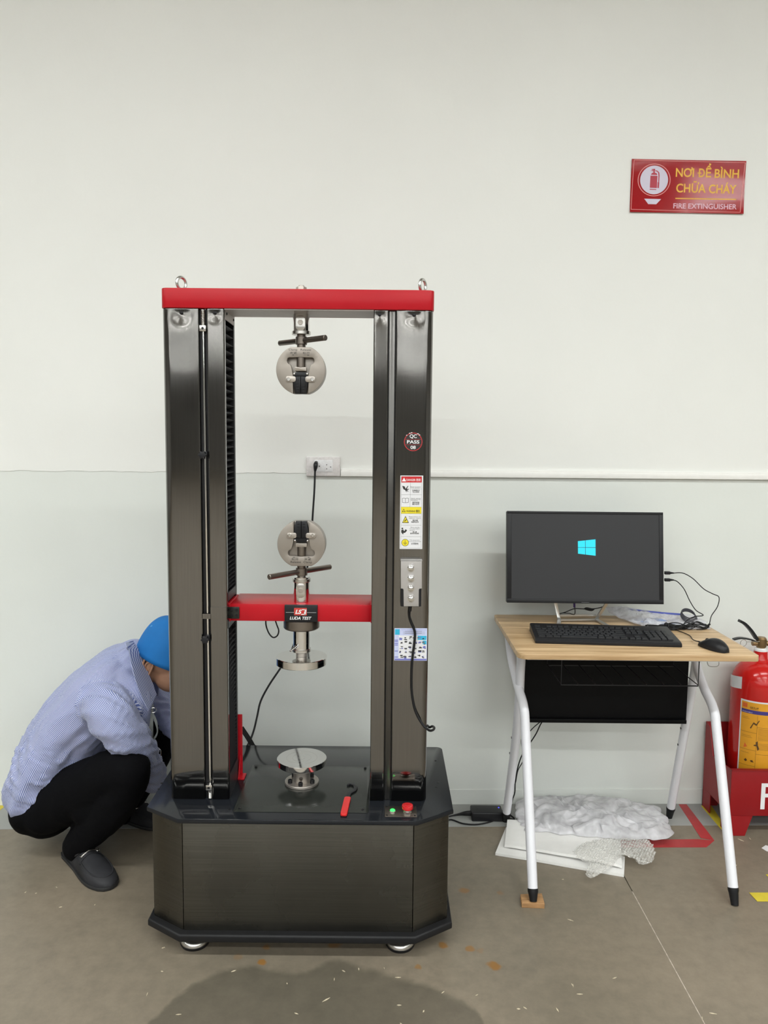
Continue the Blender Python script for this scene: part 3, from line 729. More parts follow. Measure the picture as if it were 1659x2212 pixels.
# crosshead
yb_ = at(650, 1283, Z=zx1).y
mb = MB(); mb.box(-.4395, -.0345, 2.170, yb_, zx0, zx1, .0015)
xh = mb.build('crosshead', M['red'], mach)
mb = MB(); mb.box(-.4485 + .0002, -.4385, 2.167, yb_ - .02, zx0 - .002, zx1 + .002, .001); mb.box(-.0355, -.0335, 2.168, yb_ - .02, zx0 - .002, zx1 + .001); mb.build('end_plate', M['red'], xh)
pb0, pb1 = at(491, 1336, Y=2.168), at(517, 1311, Y=2.168)
mb = MB(); mb.box(pb0.x + .0035, pb1.x, 2.1665, 2.170, pb0.z, pb1.z, .0005); brk = mb.build('bolted_bracket', M['workplate'], xh)
for bx in (.3, .76):
    for bz in (.27, .75):
        x_ = pb0.x + .0035 + (pb1.x - pb0.x - .0035) * bx; z_ = pb0.z + (pb1.z - pb0.z) * bz
        mb = MB(); mb.lathe([(0, .0032), (.003, .0032), (.0036, .0027), (.0036, .0015), (.002, .0014)], (x_, 2.1665, z_), (0, -1, 0), n=14); mb.build('cap_screw', M['blackmetal'], brk)
a0, a1 = at(455, 1337, Y=2.133), at(490, 1312, Y=2.133)
mb = MB(); mb.box(-.487, -.4415, 2.1325, 2.1345, a0.z, a1.z); mb.box(-.510, -.486, 2.1325, 2.1345, a0.z, a0.z + .0145); mb.box(-.4425, -.4405, 2.1325, 2.1675, a0.z, a1.z)
mb.build('trip_arm', M['ss_col'], xh, smooth=0)
# brand plate
b0, b1 = at(615, 1342, Y=2.165), at(686, 1307, Y=2.165)
mb = MB(); mb.box(b0.x, b1.x, 2.161, 2.1698, zx0 + .0005, b1.z, .0015); bp_ = mb.build('name_plate', M['plastic'], xh)
pl = Plane((b0.x, 2.161, zx0)); W_ = b1.x - b0.x; H_ = b1.z - zx0
mb = MB()
pl.shape(mb, rrect(W_ * .29, W_ * .68, H_ * .40, H_ * .84, .002, 4), 0, .0003); mb.build('logo_ground', mat('logo_red', (0.50, .05, .04), .35, noise_amt=.01), bp_, smooth=0)
mb = MB()
pl.text(mb, 'LUDA TEST', W_ * .49, H_ * .155, H_ * .17, w=W_ * .66, d0=.0003, bold=.022, shear=.25)
pl.text(mb, 'LS', W_ * .425, H_ * .50, H_ * .23, w=W_ * .20, d0=.0004, bold=.035, shear=.3)
# mirrored C-like hook of the emblem
for u0, v0, u1, v1 in ((.52, .72, .64, .76), (.61, .60, .66, .76), (.50, .44, .64, .49), (.59, .46, .65, .62)):
    pl.shape(mb, [(W_ * u0, H_ * v0), (W_ * u1, H_ * v0), (W_ * (u1 + .006), H_ * v1), (W_ * (u0 + .012), H_ * v1)], .0004, .0006)
pl.shape(mb, [(W_ * .04, H_ * .565), (W_ * .29, H_ * .568), (W_ * .29, H_ * .58), (W_ * .04, H_ * .577)], 0, .0003)
pl.shape(mb, [(W_ * .68, H_ * .568), (W_ * .96, H_ * .565), (W_ * .96, H_ * .577), (W_ * .68, H_ * .58)], 0, .0003)
mb.build('logo_lettering', M['white'], bp_, smooth=0)
mb = MB(); st = []
for k in range(10):
    rr_ = (.0042, .0018)[k % 2]; a_ = math.radians(90 + 36 * k); st.append((W_ * .555 + rr_ * math.cos(a_), H_ * .60 + rr_ * math.sin(a_)))
pl.shape(mb, st, .0006, .0008); mb.build('logo_star', M['inkred'], bp_, smooth=0)
# load cell, shaft, upper platen
mb = MB(); mb.cyl((MX, AXY, zx0 - .0005), (MX, AXY, .898), .0525, n=64, bev=.001); mb.lathe([(0, .0515), (.002, .050), (.006, .03)], (MX, AXY, .898), (0, 0, -1), n=64)
lc = mb.build('load_cell', M['darknickel'], xh)
sh_ = socket_rod('compression_shaft', .829, .892, lc, .8305, None, .0243)
mb = MB(); mb.cyl((MX, AXY, .812), (MX, AXY, .826), .0165, n=32); mb.build('shaft_neck', M['nickel'], lc)
mb = MB(); mb.cyl((MX, AXY, .789), (MX, AXY, .8115), .0745, n=96, bev=.0012); mb.build('compression_platen', M['chrome'], xh, 'upper round polished platen')
mb = MB(); mb.cyl((MX - .010, AXY - .022, .848), (MX - .028, AXY - .045, .838), .0048, .0026, n=14, bev=.0008); mb.sphere((MX - .009, AXY - .0215, .850), .004, 10); mb.build('locking_lever', M['chrome'], lc)
# hanging loop of cable under the crosshead
lp = [at(x, y, Y=2.25) for x, y in ((574, 1338), (575, 1352), (581, 1368), (590, 1377), (599, 1373), (602, 1362), (598, 1350), (594, 1338))]
mb = MB(); mb.tube(lp, .0022, 8, smooth=5); mb.build('sensor_cable', M['rubber'], xh)
# lower platen
LY = 2.245; LX = at(652, 1640, Y=LY).x; LZ = at(652, 1636.5, Y=LY).z
mb = MB(); mb.cyl((LX, LY, LZ - .0175), (LX, LY, LZ), .0745, n=96, bev=.0012); lp_ = mb.build('compression_platen', M['chrome'], mach, 'lower round polished platen on its pedestal')
mb = MB()
for rr_ in (.010, .028, .046):
    mb.torus((LX, LY, LZ - .0003), (0, 0, 1), rr_, .0005, 48, 6)
mb.build('centring_ring', M['steel'], lp_)
mb = MB(); mb.lathe([(0, .0500), (.001, .0515), (.007, .0515), (.008, .0505), (.008, .0255), (LZ - .0175 - Z_PL - .002, .0255)], (LX, LY, Z_PL + .002), n=56); ped = mb.build('pedestal', M['nickel'], lp_)
mb = MB(); mb.lathe([(0, .006), (.001, .006), (.0014, .0045)], (LX, LY - .0253, LZ - .055), (0, -1, 0), n=16); mb.build('locking_pin', M['darknickel'], ped)
for a_ in (225, 270, 315, 135, 45):
    if a_ == 225: a_ = 210
    if a_ == 315: a_ = 330
    bx, by = LX + .0385 * math.cos(math.radians(a_)), LY + .0385 * math.sin(math.radians(a_))
    mb = MB(); mb.lathe([(0, .0068), (.009, .0068), (.010, .006), (.010, .0035), (.006, .0033)], (bx, by, Z_PL + .010), n=18); mb.build('socket_bolt', M['blackmetal'], ped)

# limit rod in the left slot
RX = -.4975
mb = MB(); mb.tube([(-.4995, CY_ + .006, 1.795), (-.4955, CY_ + .006, .43)], .0036, 14); rod = mb.build('limit_rod', M['chrome'], mach)
for za, zb, xx in ((1.797, 1.752, -.4995), (.437, Z_PL + .003, -.4955)):
    pts = []; turns = 11; n_ = turns * 12
    for k in range(n_ + 1):
        a_ = 2 * math.pi * k / 12; pts.append((xx + .0062 * math.cos(a_), CY_ + .006 + .0062 * math.sin(a_), za + (zb - za) * k / n_))
    mb = MB(); mb.tube(pts, .0011, 6); mb.build('coil_spring', M['steel'], rod)
for (px, py) in ((437.5, 709), (451, 1702)):
    c_ = at(px, py, Y=CY_ - .006)
    mb = MB(); mb.box(c_.x - .0088, c_.x + .0088, CY_ - .006, CY_ + .010, c_.z - .0078, c_.z + .0078, .0008); sb = mb.build('stop_block', M['steel'], rod)
    mb = MB(); mb.lathe([(0, .0034), (.0006, .0034), (.0006, .0012)], (c_.x, CY_ - .006, c_.z), (0, -1, 0), n=14); mb.build('grub_screw', M['blackmetal'], sb)
for (px, py) in ((438, 983), (443.5, 1382)):
    c_ = at(px, py, Y=CY_ - .012)
    mb = MB(); mb.box(c_.x - .002, c_.x + .0095, CY_ - .003, CY_ + .011, c_.z - .004, c_.z + .010, .001)
    kb_ = mb.build('travel_stop', M['plastic'], rod)
    st = [((.0125 + .0018 * math.cos(6 * math.radians(t_))) * math.cos(math.radians(t_)), (.0125 + .0018 * math.cos(6 * math.radians(t_))) * math.sin(math.radians(t_))) for t_ in range(0, 360, 6)]
    mb = MB(); pl = Plane((c_.x - .001, CY_ - .005, c_.z)); pl.shape(mb, [(a_ * .82, b_ * .82) for a_, b_ in st], 0, .012, bev=.0015); mb.cyl((c_.x - .001, CY_ - .005, c_.z), (c_.x - .001, CY_ + .001, c_.z), .004)
    mb.build('star_knob', M['plastic'], kb_)

# lamp and stop button on the plate
sp0 = at(831, 1765, Z=Z_PL); sp1 = at(899, 1743, Z=Z_PL)
mb = MB(); mb.prism(rrect(sp0.x, sp1.x, sp0.y, sp1.y, .002, 3), Z_PL, Z_PL + .002, bev=.0005); cp = mb.build('switch_plate', M['darknickel'], mach)
for sx in (sp0.x + .006, sp1.x - .006):
    for sy in (sp0.y + .005, sp1.y - .005):
        mb = MB(); mb.lathe([(0, .0026), (.002, .0024), (.0026, .0012)], (sx, sy, Z_PL + .002), n=12); mb.build('screw', M['blackmetal'], cp)
g_ = at(848, 1752, Z=Z_PL + .004)
mb = MB(); mb.lathe([(0, .0095), (.003, .0095), (.004, .008)], (g_.x, g_.y, Z_PL + .002), n=24); mb.build('lamp_bezel', M['steel'], cp)
mb = MB(); mb.lathe([(.004, .0072), (.006, .0066), (.0075, .004), (.008, .0005)], (g_.x, g_.y, Z_PL + .002), n=20); mb.build('power_lamp', M['bulbgreen'], cp, 'lit green lamp')
e_ = at(880, 1757, Z=Z_PL + .002)
mb = MB(); mb.lathe([(0, .0125), (.006, .0125), (.007, .011), (.011, .010)], (e_.x, e_.y, Z_PL + .002), n=28); eb = mb.build('button_base', M['steel'], cp)
mb = MB(); mb.lathe([(.011, .0085), (.013, .0115), (.0145, .0155), (.021, .0160), (.0245, .0150), (.0255, .012), (.0250, .0085), (.0262, .007), (.0262, .001)], (e_.x, e_.y, Z_PL + .002), n=32); mb.build('stop_button', M['mushroom'], cp, 'red mushroom stop button')

# red bracket at the rear of the left column
mb = MB(); zb_ = at(518, 1541, Y=2.31).z
mb.box(-.449, -.4315, 2.300, 2.304, Z_PL, zb_, .0008); mb.box(-.4395, -.420, 2.262, 2.304, Z_PL, Z_PL + .004, .0008)
mb.prism([(2.304, Z_PL), (2.264, Z_PL), (2.304, Z_PL + .07)], -.4395, -.4365, Matrix(((0, 0, 1, 0), (1, 0, 0, 0), (0, 1, 0, 0), (0, 0, 0, 1))))
mb.build('rear_bracket', M['red'], mach)
# drilled holes / screws along plate sides
for px, py in ((497, 1748), (941, 1643), (947, 1690), (943, 1700), (349, 1692), (343, 1704)):
    c_ = at(px, py, Z=Z_PL); mb = MB(); mb.lathe([(0, .0035), (.0008, .0035), (.001, .0015)], (c_.x, c_.y, Z_PL), n=14); mb.build('plug_screw', M['blackmetal'], top_plate)

# stickers on the right column ------------------------------------------------
SPL = Plane((0, CY_, 0))
def rect(a, b): return [(min(a[0], b[0]), min(a[1], b[1])), (max(a[0], b[0]), min(a[1], b[1])), (max(a[0], b[0]), max(a[1], b[1])), (min(a[0], b[0]), max(a[1], b[1]))]
c_ = SPL.ray(892.5, 954.5); R_ = .0262
mb = MB(); SPL.shape(mb, circ(*c_, R_, 48), .0001, .0004); qc = mb.build('quality_sticker', M['ink'], oR, 'round black sticker', smooth=0)
mb = MB()
o_ = circ(*c_, R_ * .965, 48); i_ = circ(*c_, R_ * .90, 48)
for k in range(48):
    j = (k + 1) % 48; SPL.shape(mb, [o_[k], o_[j], i_[j], i_[k]], .0004, .0005)
for v_ in (.27, -.30): SPL.shape(mb, [(c_[0] - R_ * .9, c_[1] + R_ * v_ - .0003), (c_[0] + R_ * .9, c_[1] + R_ * v_ - .0003), (c_[0] + R_ * .9, c_[1] + R_ * v_ + .0003), (c_[0] - R_ * .9, c_[1] + R_ * v_ + .0003)], .0004, .0005)
mb.build('red_ring', M['inkred'], qc, smooth=0)
mb = MB()
SPL.text(mb, 'QC', c_[0], c_[1] + R_ * .42, R_ * .36, w=R_ * .75, d0=.0004, bold=.02)
SPL.text(mb, 'PASS', c_[0], c_[1] - R_ * .17, R_ * .34, w=R_ * 1.3, d0=.0004, bold=.02)
SPL.text(mb, '08', c_[0], c_[1] - R_ * .74, R_ * .33, w=R_ * .55, d0=.0004, bold=.02)
for a_, l_ in ((100, .10), (112, .12), (60, .13), (48, .10), (135, .09)):
    x_, y_ = c_[0] + R_ * .98 * math.cos(math.radians(a_)), c_[1] + R_ * .98 * math.sin(math.radians(a_))
    SPL.shape(mb, [(x_ - R_ * l_, y_), (x_, y_ - R_ * .05), (x_ + R_ * l_, y_ + R_ * .0), (x_, y_ + R_ * .05)], .0005, .0007)
mb.build('lettering', M['white'], qc, smooth=0)

def LW(x, y): return SPL.ray(840 + x / 7.625, 910 + y / 7.625)
lb = {k: MB() for k in ('base', 'red', 'yellow', 'ink', 'white')}
LL = lambda p: [LW(*q) for q in p]
SPL.shape(lb['base'], LL([(177, 2102), (550, 2104), (566, 895), (190, 893)]), .0001, .0005)
SPL.shape(lb['red'], LL([(205, 1008), (541, 1008), (543, 912), (208, 910)]), .0005, .0006)
SPL.shape(lb['yellow'], LL([(200, 1520), (534, 1520), (536, 1414), (202, 1412)]), .0005, .0006)
def line(x0, y0, x1, y1, t=2.2, k='ink'):
    n_ = Vector((-(y1 - y0), x1 - x0)).normalized() * t / 2
    SPL.shape(lb[k], LL([(x0 - n_.x, y0 - n_.y), (x1 - n_.x, y1 - n_.y), (x1 + n_.x, y1 + n_.y), (x0 + n_.x, y0 + n_.y)]), .0006, .0007)
for l_ in ((205, 908, 196, 2086), (543, 910, 528, 2088), (196, 2086, 528, 2088), (205, 908, 543, 910), (356, 1010, 348, 1410), (204, 1208, 538, 1210), (202, 1410, 536, 1412), (200, 1521, 534, 1522), (198, 1710, 532, 1712), (196, 1898, 530, 1900), (358, 1114, 538, 1116)): line(*l_)
def ltext(k, t, x, y, h, w, bold=0.0, d=.0006):
    u, v = LW(x, y); u2, _ = LW(x + w, y); _, v2 = LW(x, y - h)
    SPL.text(lb[k], t, u, v, v2 - v, w=u2 - u, align='LEFT', d0=d, bold=bold)
ltext('white', 'DANGER 危险', 288, 982, 34, 236, .01)
ltext('ink', 'WARNING 警告', 286, 1496, 32, 222, .01)
for t, x, y, w in (('Beware of crushing', 358, 1084, 165), ('hands, operation', 360, 1100, 150), ('Please operate', 364, 1276, 160), ('according to the', 360, 1292, 160), ('procedures', 362, 1310, 110),
                   ('Please maintain the', 332, 1578, 192), ('equipment regularly', 332, 1602, 194), ('Please read the', 356, 1752, 148), ('instructions before', 340, 1776, 168), ('operation', 338, 1800, 88), ('The equipment', 340, 1962, 168), ('must be grounded', 330, 1986, 196)):
    ltext('ink', t, x, y, 13, w)
for t, x, y, w in (('注意避免手', 384, 1150, 124), ('防止夹伤', 396, 1176, 102), ('请按规程', 384, 1348, 118), ('操作设备', 384, 1376, 118), ('请定期', 386, 1642, 90), ('保养设备', 366, 1670, 128), ('请认真', 390, 1832, 70), ('阅读使用说明', 352, 1858, 140), ('必须接地', 366, 2026, 120)):
    ltext('ink', t, x, y, 20, w, .01)
# pictograms
SPL.shape(lb['white'], LL([(214, 990), (284, 990), (250, 928)]), .0006, .0007)
SPL.shape(lb['ink'], LL([(214, 1496), (276, 1496), (246, 1440)]), .0006, .0007); SPL.shape(lb['yellow'], LL([(228, 1488), (264, 1488), (246, 1456)]), .0007, .0008)
SPL.shape(lb['ink'], LL([(220, 1062), (262, 1074), (276, 1112), (290, 1090), (312, 1062), (320, 1068), (296, 1112), (334, 1116), (330, 1124), (300, 1130), (322, 1156), (314, 1160), (290, 1140), (294, 1166), (286, 1164), (270, 1134), (240, 1118), (228, 1088)]), .0006, .0007)
for l_ in ((222, 1270, 224, 1338), (324, 1270, 322, 1338), (222, 1338, 272, 1342), (272, 1342, 322, 1338), (222, 1270, 250, 1264), (250, 1264, 273, 1274), (273, 1274, 298, 1264), (298, 1264, 324, 1270), (273, 1274, 272, 1342)): line(*l_, t=5)
SPL.shape(lb['ink'], LL([(218, 1674), (330, 1674), (274, 1558)]), .0006, .0007); SPL.shape(lb['yellow'], LL([(232, 1664), (316, 1664), (274, 1578)]), .0007, .0008)
SPL.shape(lb['ink'], LL([(250, 1650), (262, 1632), (288, 1612), (296, 1618), (276, 1640), (258, 1654)]), .0008, .0009)
SPL.shape(lb['ink'], circ(*LW(222, 1766), .0024, 16), .0006, .0007)
SPL.shape(lb['ink'], LL([(206, 1790), (236, 1782), (252, 1812), (276, 1776), (300, 1800), (268, 1836), (240, 1838), (236, 1866), (222, 1852), (204, 1830)]), .0006, .0007)
cc = LW(268, 1998); SPL.shape(lb['ink'], circ(*cc, .0103, 28), .0006, .0007); SPL.shape(lb['yellow'], circ(*cc, .0092, 28), .0007, .0008)
for l_ in ((268, 1960, 268, 2004), (236, 2004, 300, 2004), (248, 2018, 288, 2018), (258, 2032, 278, 2032)):
    n_ = 3; x0, y0, x1, y1 = l_
    d_ = Vector((-(y1 - y0), x1 - x0)).normalized() * n_
    SPL.shape(lb['ink'], LL([(x0 - d_.x, y0 - d_.y), (x1 - d_.x, y1 - d_.y), (x1 + d_.x, y1 + d_.y), (x0 + d_.x, y0 + d_.y)]), .0008, .0009)
wl = lb['base'].build('warning_label', M['label_white'], oR, 'tall white safety label with red and yellow bands', smooth=0)
lb['red'].build('danger_band', M['inkred'], wl, smooth=0); lb['yellow'].build('yellow_print', M['yellow'], wl, smooth=0)
lb['ink'].build('black_print', M['ink'], wl, smooth=0); lb['white'].build('white_lettering', M['white'], wl, smooth=0)

# catalogue sticker: rows of small instrument pictures
def CW(x, y): return SPL.ray(830 + x / 8.508, 1190 + y / 8.508)
CL_ = lambda p: [CW(*q) for q in p]
cb = {k: MB() for k in ('base', 'blue', 'sky', 'ink', 'grey', 'white')}
SPL.shape(cb['base'], CL_([(182, 2012), (782, 2018), (790, 1422), (188, 1420)]), .0001, .0004)
SPL.shape(cb['white'], CL_([(262, 1975), (775, 1980), (780, 1556), (268, 1552)]), .0004, .0005)
SPL.shape(cb['sky'], CL_([(196, 1540), (284, 1541), (286, 1438), (199, 1437)]), .0004, .0005)
SPL.shape(cb['sky'], CL_([(612, 1636), (776, 1638), (778, 1560), (616, 1558)]), .0005, .0006)
SPL.shape(cb['sky'], CL_([(706, 1716), (776, 1718), (777, 1650), (708, 1648)]), .0005, .0006)
SPL.shape(cb['blue'], CL_([(190, 2008), (776, 2012), (777, 1984), (191, 1980)]), .0004, .0005)
rn = random.Random(11)
for yy in (1640, 1665, 1700, 1730, 1840, 1950): SPL.shape(cb['blue'], CL_([(190, yy + 8), (252, yy + 8), (252, yy - 8), (190, yy - 8)]), .0004, .0005)
SPL.text(cb['blue'], 'TESTING EQUIPMENT AND METROLOGY', CW(540, 1455)[0], CW(540, 1455)[1], .0016, w=CW(770, 0 + 1455)[0] - CW(300, 1455)[0], d0=.0004, bold=.01)
for k, yy in enumerate((1475, 1492, 1508, 1524)):
    x0 = 380 - 30 * (k % 2); x1 = 690 + 60 * (k % 2)
    SPL.shape(cb['grey'], CL_([(x0, yy + 3), (x1, yy + 3), (x1, yy - 2), (x0, yy - 2)]), .0004, .0005)
for r_ in range(5):
    for c__ in range(6):
        cx = 310 + c__ * 84 + rn.uniform(-12, 12); cy = 1605 + r_ * 84 + rn.uniform(-10, 10)
        for q_ in range(3):
            w_ = rn.uniform(8, 30); h_ = rn.uniform(4, 14); ox, oy = rn.uniform(-14, 14), rn.uniform(-20, 22); sk = rn.uniform(-12, 12)
            SPL.shape(cb[rn.choice(['ink', 'grey', 'grey', 'ink', 'blue'])], CL_([(cx + ox - w_, cy + oy + h_), (cx + ox + w_ + sk, cy + oy + h_), (cx + ox + w_, cy + oy - h_), (cx + ox - w_ + sk, cy + oy - h_)]), .0006 + q_ * .00005, .0007 + q_ * .00005)
cs = cb['base'].build('catalogue_sticker', M['paleblue'], oR, 'pale blue sticker crowded with small instrument pictures', smooth=0)
cb['white'].build('picture_field', M['label_white'], cs, smooth=0); cb['blue'].build('blue_print', mat('violet_blue_print', (.16, .17, .48), .4), cs, smooth=0)
cb['sky'].build('light_blue_block', M['skyblue'], cs, smooth=0); cb['ink'].build('dark_pictures', M['ink'], cs, smooth=0); cb['grey'].build('grey_pictures', M['inkgrey'], cs, smooth=0)

# hand control hanging on the right column -------------------------------------
pc = thing('hand_control', 'silver hand control with four round buttons stuck on the right column', 'remote control', tuple(at(888, 1260, Y=CY_)))
def RW(x, y, pl_): return pl_.ray(830 + x / 8.508, 1190 + y / 8.508)
PB = Plane((0, CY_ - .001, 0)); PF = Plane((0, CY_ - .026, 0))
mb = MB(); a_, b_ = RW(292, 1024, PF), RW(698, 165, PF)
PB.shape(mb, rrect(a_[0] + .001, b_[0] - .001, a_[1], b_[1] - .002, .003, 4), 0.0003, .024, bev=.001); body = mb.build('housing', M['plastic'], pc)
mb = MB(); fp = [RW(*q, PF) for q in ((358, 1018), (634, 1018), (636, 715), (645, 694), (692, 690), (692, 190), (672, 165), (320, 165), (304, 190), (304, 690), (345, 694), (355, 715))]
PF.shape(mb, fp, -.0008, .001, bev=.0005); face = mb.build('face_plate', M['panelgrey'], pc)
mb = MB(); PB.shape(mb, [(a_[0], b_[1] - .004), (b_[0], b_[1] - .004), (b_[0], b_[1] - .001), (a_[0], b_[1] - .001)], 0.0004, .026, bev=.0008); mb.build('hanging_hook', M['panelgrey'], pc)
for yy, nm in ((322, None), (512, None), (692, None), (882, None)):
    u, v = RW(488, yy, PF)
    mb = MB(); c3 = PF.M @ Vector((u, v, .001)); mb.lathe([(0, .0098), (.0012, .0098), (.0015, .0082), (.0012, .0078), (.0028, .0072), (.0042, .005), (.0047, .001)], c3, (0, -1, 0), n=28); mb.build('push_button', M['chrome'], pc)
mb = MB()
for t_, yy in (('上升', 250), ('SPEED', 440), ('停止', 618), ('下降', 810)):
    u, v = RW(488, yy, PF); PF.text(mb, t_, u, v, .0028, w=.014, d0=.001)
mb.build('lettering', M['white'], face, smooth=0)
mb = MB(); cd = [(886, 1311, -.018), (884, 1330, -.012), (888, 1345, -.008), (896, 1365, -.006), (895, 1390, -.006), (891, 1420, -.006), (889, 1460, -.006), (890, 1500, -.006), (897, 1535, -.007), (911, 1562, -.012), (926, 1577, -.016), (935, 1577, .01), (938, 1572, .045), (934, 1569, .08), (928, 1571, .11)]
pts = [at(x, y, Y=CY_ + d_) for x, y, d_ in cd] + [Vector((.135, 2.31, .56)), Vector((.12, 2.33, .47)), Vector((.10, 2.35, .415))]
mb.tube(pts, .0036, 10, smooth=6); mb.tube([pts[0] + Vector((0, 0, .004)), pts[0] - Vector((0, 0, .012))], [.0052, .0040], 12); mb.build('cable', M['rubber'], pc)

# hook spanner on the work plate -----------------------------------------------
ZS = Z_PL + .002
sa, sb_ = at(742, 1764, Z=ZS), at(757, 1702, Z=ZS)
d_ = (sb_ - sa); d_.z = 0; Ls = d_.length
hs = thing('hook_spanner', 'hook spanner with a red dipped handle lying on the machine base plate', 'spanner', (sa.x, sa.y, ZS))
u_ = d_ / Ls; SPn = Plane((sa.x, sa.y, ZS), u_, Vector((-u_.y, u_.x, 0)))
mb = MB(); SPn.shape(mb, rrect(0, Ls * .60, -.0095, .0095, .006, 4), 0, .008, bev=.0022); mb.build('grip_sleeve', M['handle_red'], hs)
k_ = Ls
hook = [(k_ * .58, -.006), (k_ * .74, -.007), (k_ * .86, -.020), (k_ * .98, -.022), (k_ * 1.10, -.012), (k_ * 1.14, .004), (k_ * 1.12, .010), (k_ * 1.05, .012), (k_ * 1.045, .006), (k_ * 1.08, .002), (k_ * 1.05, -.007), (k_ * .96, -.011), (k_ * .87, -.008), (k_ * .80, .003), (k_ * .72, .006), (k_ * .58, .006)]
mb = MB(); SPn.shape(mb, hook, .0005, .0052, bev=.0007); mb.build('steel_hook', M['blackmetal'], hs)

# ------------------------------------------------------------------ desk
DZ = 0.785
desk = thing('computer_desk', 'small oak-topped desk on white splayed tube legs beside the press', 'desk', (.80, 2.62, 0))
def rr4(x0, x1, y0, y1, r00, r10, r11, r01, k=6):
    o = []
    for cx, cy, r_, a in ((x1 - r11, y1 - r11, r11, 0), (x0 + r01, y1 - r01, r01, 90), (x0 + r00, y0 + r00, r00, 180), (x1 - r10, y0 + r10, r10, 270)):
        for i in range(k + 1):
            t = math.radians(a + 90 * i / k); o.append((cx + r_ * math.cos(t), cy + r_ * math.sin(t)))
    return o
mb = MB(); mb.prism(rr4(.424, 1.181, 2.350, 2.888, .030, .014, .012, .012), DZ - .0190, DZ, bev=.0015); mb.build('desktop', M['oak'], desk)
mb = MB(); mb.box(.475, 1.115, 2.405, 2.430, DZ - .036, DZ - .0192, .002); mb.box(.475, 1.115, 2.80, 2.825, DZ - .036, DZ - .0192, .002)
for x_ in (.475, 1.115): mb.box(x_ - .0125, x_ + .0125, 2.405, 2.825, DZ - .036, DZ - .0192, .002)
mb.build('under_frame', M['whitemetal'], desk)
R_T = .0155
for xs, foot_z, lab in (((.452, .461, .470, .474, .476, .477), .019, 'L'), ((1.112, 1.114, 1.115, 1.115, 1.115, 1.115), 0, 'R')):
    yz = [(2.690, .752), (2.668, .668), (2.592, .600), (2.512, .555), (2.470, .470), (2.306, .045)]
    if lab == 'L': yz = [(2.700, .752), (2.680, .670), (2.590, .600), (2.500, .560), (2.458, .470), (2.282, .050)]
    pts = [Vector((x_, y_, z_)) for x_, (y_, z_) in zip(xs, yz)]
    mb = MB(); mb.tube(pts, R_T, 16, smooth=5); lg = mb.build('front_leg', M['whitemetal'], desk)
    e = pts[-1]; dd = (pts[-1] - pts[-2]).normalized(); f = e + dd * ((e.z - foot_z) / -dd.z)
    mb = MB(); mb.tube([e + dd * -.004, e + dd * .004, e + dd * .012, f + Vector((0, 0, .0005))], [R_T + .0008, R_T + .0012, R_T * .95, R_T * .72], 16); mb.build('rubber_tip', M['rubber'], lg)
for x_, yt, ym, yf in ((.475, 2.578, 2.612, 2.790), (1.115, 2.668, 2.722, 2.838)):
    p0, p1, p2, p3 = Vector((x_, yt - .01, .752)), Vector((x_, yt + .004, .66)), Vector((x_, ym + .01, .43)), Vector((x_, yf, .045))
    mb = MB(); mb.tube([p0, p1, p2, p3], R_T, 16, smooth=4); lg = mb.build('rear_leg', M['whitemetal'], desk)
    dd = (p3 - p2).normalized(); f = p3 + dd * ((p3.z - .0) / -dd.z)
    mb = MB(); mb.tube([p3 - dd * .004, p3 + dd * .004, p3 + dd * .012, f + Vector((0, 0, .0005))], [R_T + .0008, R_T + .0012, R_T * .95, R_T * .72], 16); mb.build('rubber_tip', M['rubber'], lg)
    for zz in (.40, .33):
        k_ = (zz - p3.z) / (p2.z - p3.z); c_ = p3 + (p2 - p3) * k_
        mb = MB(); mb.cyl(c_ + Vector((-.0165, -.0, 0)), c_ + Vector((-.014, 0, 0)), .004, n=10); mb.build('screw', M['blackmetal'], lg)
pa, pb = at(1131, 1556, Y=2.665), at(1482, 1556, Y=2.665)
mb = MB(); mb.box(pa.x, pb.x, 2.665, 2.667, pa.z, .748, 0); mb.box(pa.x + .006, pb.x - .004, 2.648, 2.667, pa.z - .002, pa.z + .012, .002)
mb.build('modesty_panel', M['cabinet_black'], desk)
b0, b1 = at(1212, 1479, Y=2.43), at(1508, 1480, Y=2.43)
mb = MB(); z_ = b0.z
mb.tube([(b0.x, 2.43, DZ - .02), (b0.x, 2.43, z_), (b1.x, 2.43, z_), (b1.x, 2.43, DZ - .02)], .0022, 8)
mb.tube([(b0.x, 2.645, DZ - .02), (b0.x, 2.645, z_), (b1.x, 2.645, z_), (b1.x, 2.645, DZ - .02)], .0022, 8)
for k in range(9):
    x_ = b0.x + (b1.x - b0.x) * k / 8; mb.tube([(x_, 2.43, z_ + .003), (x_, 2.645, z_ + .003)], .0015, 6)
mb.tube([(b0.x, 2.43, DZ - .037), (b1.x, 2.43, DZ - .037)], .0018, 6)
mb.build('wire_basket', M['blackmetal'], desk)
hk = [at(x, y, Y=2.42) for x, y in ((1528, 1430), (1530, 1437), (1536, 1440), (1548, 1440), (1553, 1436), (1553, 1430))]
mb = MB(); mb.tube(hk, .0014, 8, smooth=3); mb.build('bag_hook', M['silver'], desk)

